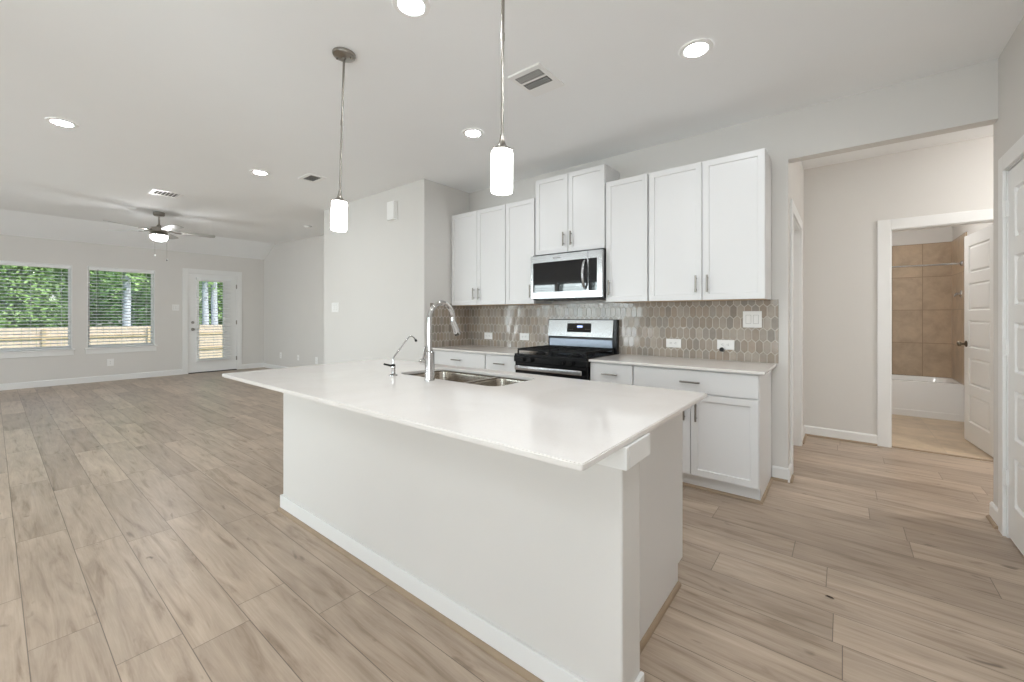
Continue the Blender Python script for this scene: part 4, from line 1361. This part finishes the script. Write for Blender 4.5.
b = MB(); b.tube([(1.095, 7.48, 1.56), (1.085, 7.478, 1.545), (1.082, 7.476, 1.525)], [0.008, 0.008, 0.006], n=10); b.build('handle', CHROME, sh, smooth=True)

# dry fleck on the floor
b = MB(); bm = b.bm
cx_, cy_ = -0.049, 2.393
vs = [bm.verts.new((cx_ + x, cy_ + y, z)) for x, y, z in ((-0.018, 0, 0.001), (-0.006, 0.007, 0.004), (0.010, 0.004, 0.003), (0.018, -0.003, 0.001), (0.004, -0.006, 0.004))]
bm.faces.new(vs)
bmesh.ops.solidify(bm, geom=bm.faces[:], thickness=0.002)
tag(b.build('leaf_fleck', DEBRIS), 'tiny dark fleck of dry leaf lying on the plank floor', 'debris')

# ------------------------------------------------------------------ outside: fence and trees
XF = -19.0
fe = thing('wood_fence', (XF, 3, -0.9), 'new pine board fence across the yard behind the windows', 'fence')
bd = MB()
y = -9.0
while y < 16:
    w = 0.138
    bd.box(XF - 0.02 + random.uniform(-0.003, 0.003), XF, y, y + w, -0.88, 0.93 + random.uniform(-0.012, 0.012))
    y += w + 0.007
bd.build('boards', FENCE, fe)
for z in (-0.55, 0.02, 0.58):
    MB().box(XF, XF + 0.04, -9, 16, z, z + 0.09).build('rail', FENCERAIL, fe)
for i in range(11):
    MB().box(XF + 0.002, XF + 0.09, -8.8 + i * 2.44, -8.71 + i * 2.44, -0.9, 0.88).build('post', FENCERAIL, fe)


def tree_proto(h, crown, leafm, label, nleaf, seed, low=0.25, stems=(0.0,)):
    rnd = random.Random(seed)
    t = thing('garden_tree', (0, 0, 0), label, 'tree', 'trees beyond the fence')
    b = MB()
    for sy in stems:
        pts = [(0.05 * math.sin(k * 0.9 + seed), sy + 0.05 * math.cos(k * 0.7 + seed), h * k / 6) for k in range(7)]
        b.tube(pts, [0.15, 0.125, 0.115, 0.10, 0.08, 0.06, 0.03], n=10)
    for k in range(8):
        a = rnd.uniform(0, 2 * PI); z0 = h * rnd.uniform(max(0.3, low), 0.85)
        b.tube([(0, 0, z0), (0.5 * crown * math.cos(a), 0.5 * crown * math.sin(a), z0 + 0.5), (0.85 * crown * math.cos(a), 0.85 * crown * math.sin(a), z0 + 0.8)], [0.05, 0.035, 0.015], n=7)
    b.build('trunk', BARK, t, smooth=True)
    b = MB(); bm = b.bm
    blobs = []
    for k in range(44):
        zz = h * (low + (1 - low) * rnd.random())
        rr = crown * (0.35 + 0.75 * math.sin(PI * min(1, max(0, (zz / h - low * 0.6) / (1.1 - low * 0.6)))))
        a = rnd.uniform(0, 2 * PI); q = rr * math.sqrt(rnd.random())
        blobs.append((Vector((q * math.cos(a), q * math.sin(a), zz)), rnd.uniform(0.45, 0.9)))
    for i in range(nleaf):
        c, R_ = blobs[rnd.randrange(len(blobs))]
        d = Vector((rnd.gauss(0, 1), rnd.gauss(0, 1), rnd.gauss(0, 1))).normalized()
        p = c + d * R_ * (0.55 + 0.5 * rnd.random())
        s = rnd.uniform(0.055, 0.10)
        u = Vector((rnd.gauss(0, 1), rnd.gauss(0, 1), rnd.gauss(0, 0.5))).normalized()
        v = u.cross(d + Vector((0, 0, 0.7))).normalized()
        bm.faces.new([bm.verts.new(p + u * s), bm.verts.new(p + v * s * 0.55), bm.verts.new(p - u * s), bm.verts.new(p - v * s * 0.55)])
    b.build('foliage', leafm, t)
    return t


ta = tree_proto(7.0, 0.85, LEAF1, 'dense dark green tree rising beyond the pine fence', 13000, 3, 0.08)
tb_ = tree_proto(6.0, 0.85, LEAF2, 'light green leafy tree rising beyond the pine fence', 13000, 5, 0.08)
tc_ = tree_proto(8.5, 0.85, LEAF2, 'tall tree with two bare pale trunks, seen through the glazed door', 2600, 8, 0.42, (-0.15, 0.17))
td_ = tree_proto(8.0, 0.80, LEAF2, 'tall tree with one bare pale trunk, seen through the window by the door', 2600, 11, 0.42)
spots = [(tc_, -20.9, 5.80), (td_, -20.9, 3.12), (tb_, -23.2, 0.35), (ta, -21.4, -2.2), (tb_, -26.0, 1.3), (ta, -24.8, 4.0), (tb_, -24.6, 7.2), (ta, -29.4, 2.9), (ta, -28.0, 5.8), (tb_, -28.3, 9.0), (ta, -28.4, -0.9), (ta, -24.6, -2.5)]
used = set()
for i, (pr, x, y) in enumerate(spots):
    if pr.name not in used:
        used.add(pr.name); pr.location = (x, y, -0.9); pr.rotation_euler = (0, 0, 0.0 if pr in (tc_, td_) else i * 1.1)
    else:
        dup(pr, (x, y, -0.9), None, rotz=i * 1.3)

wb = MB()
rw = random.Random(21)
for i in range(15000):
    p = Vector((rw.uniform(-34.5, -31.5), rw.uniform(-8, 20), rw.uniform(-0.9, 4.5)))
    q_ = rw.uniform(0.10, 0.20)
    u = Vector((rw.gauss(0, 0.5), rw.gauss(0, 1), rw.gauss(0, 0.6))).normalized()
    v = u.cross(Vector((1, rw.gauss(0, 0.3), rw.gauss(0, 0.3)))).normalized()
    wb.bm.faces.new([wb.bm.verts.new(p + u * q_), wb.bm.verts.new(p + v * q_ * 0.6), wb.bm.verts.new(p - u * q_), wb.bm.verts.new(p - v * q_ * 0.6)])
tag(wb.build('woods', LEAF1), 'dense green woods behind the trees beyond the fence', 'woods', kind='stuff')
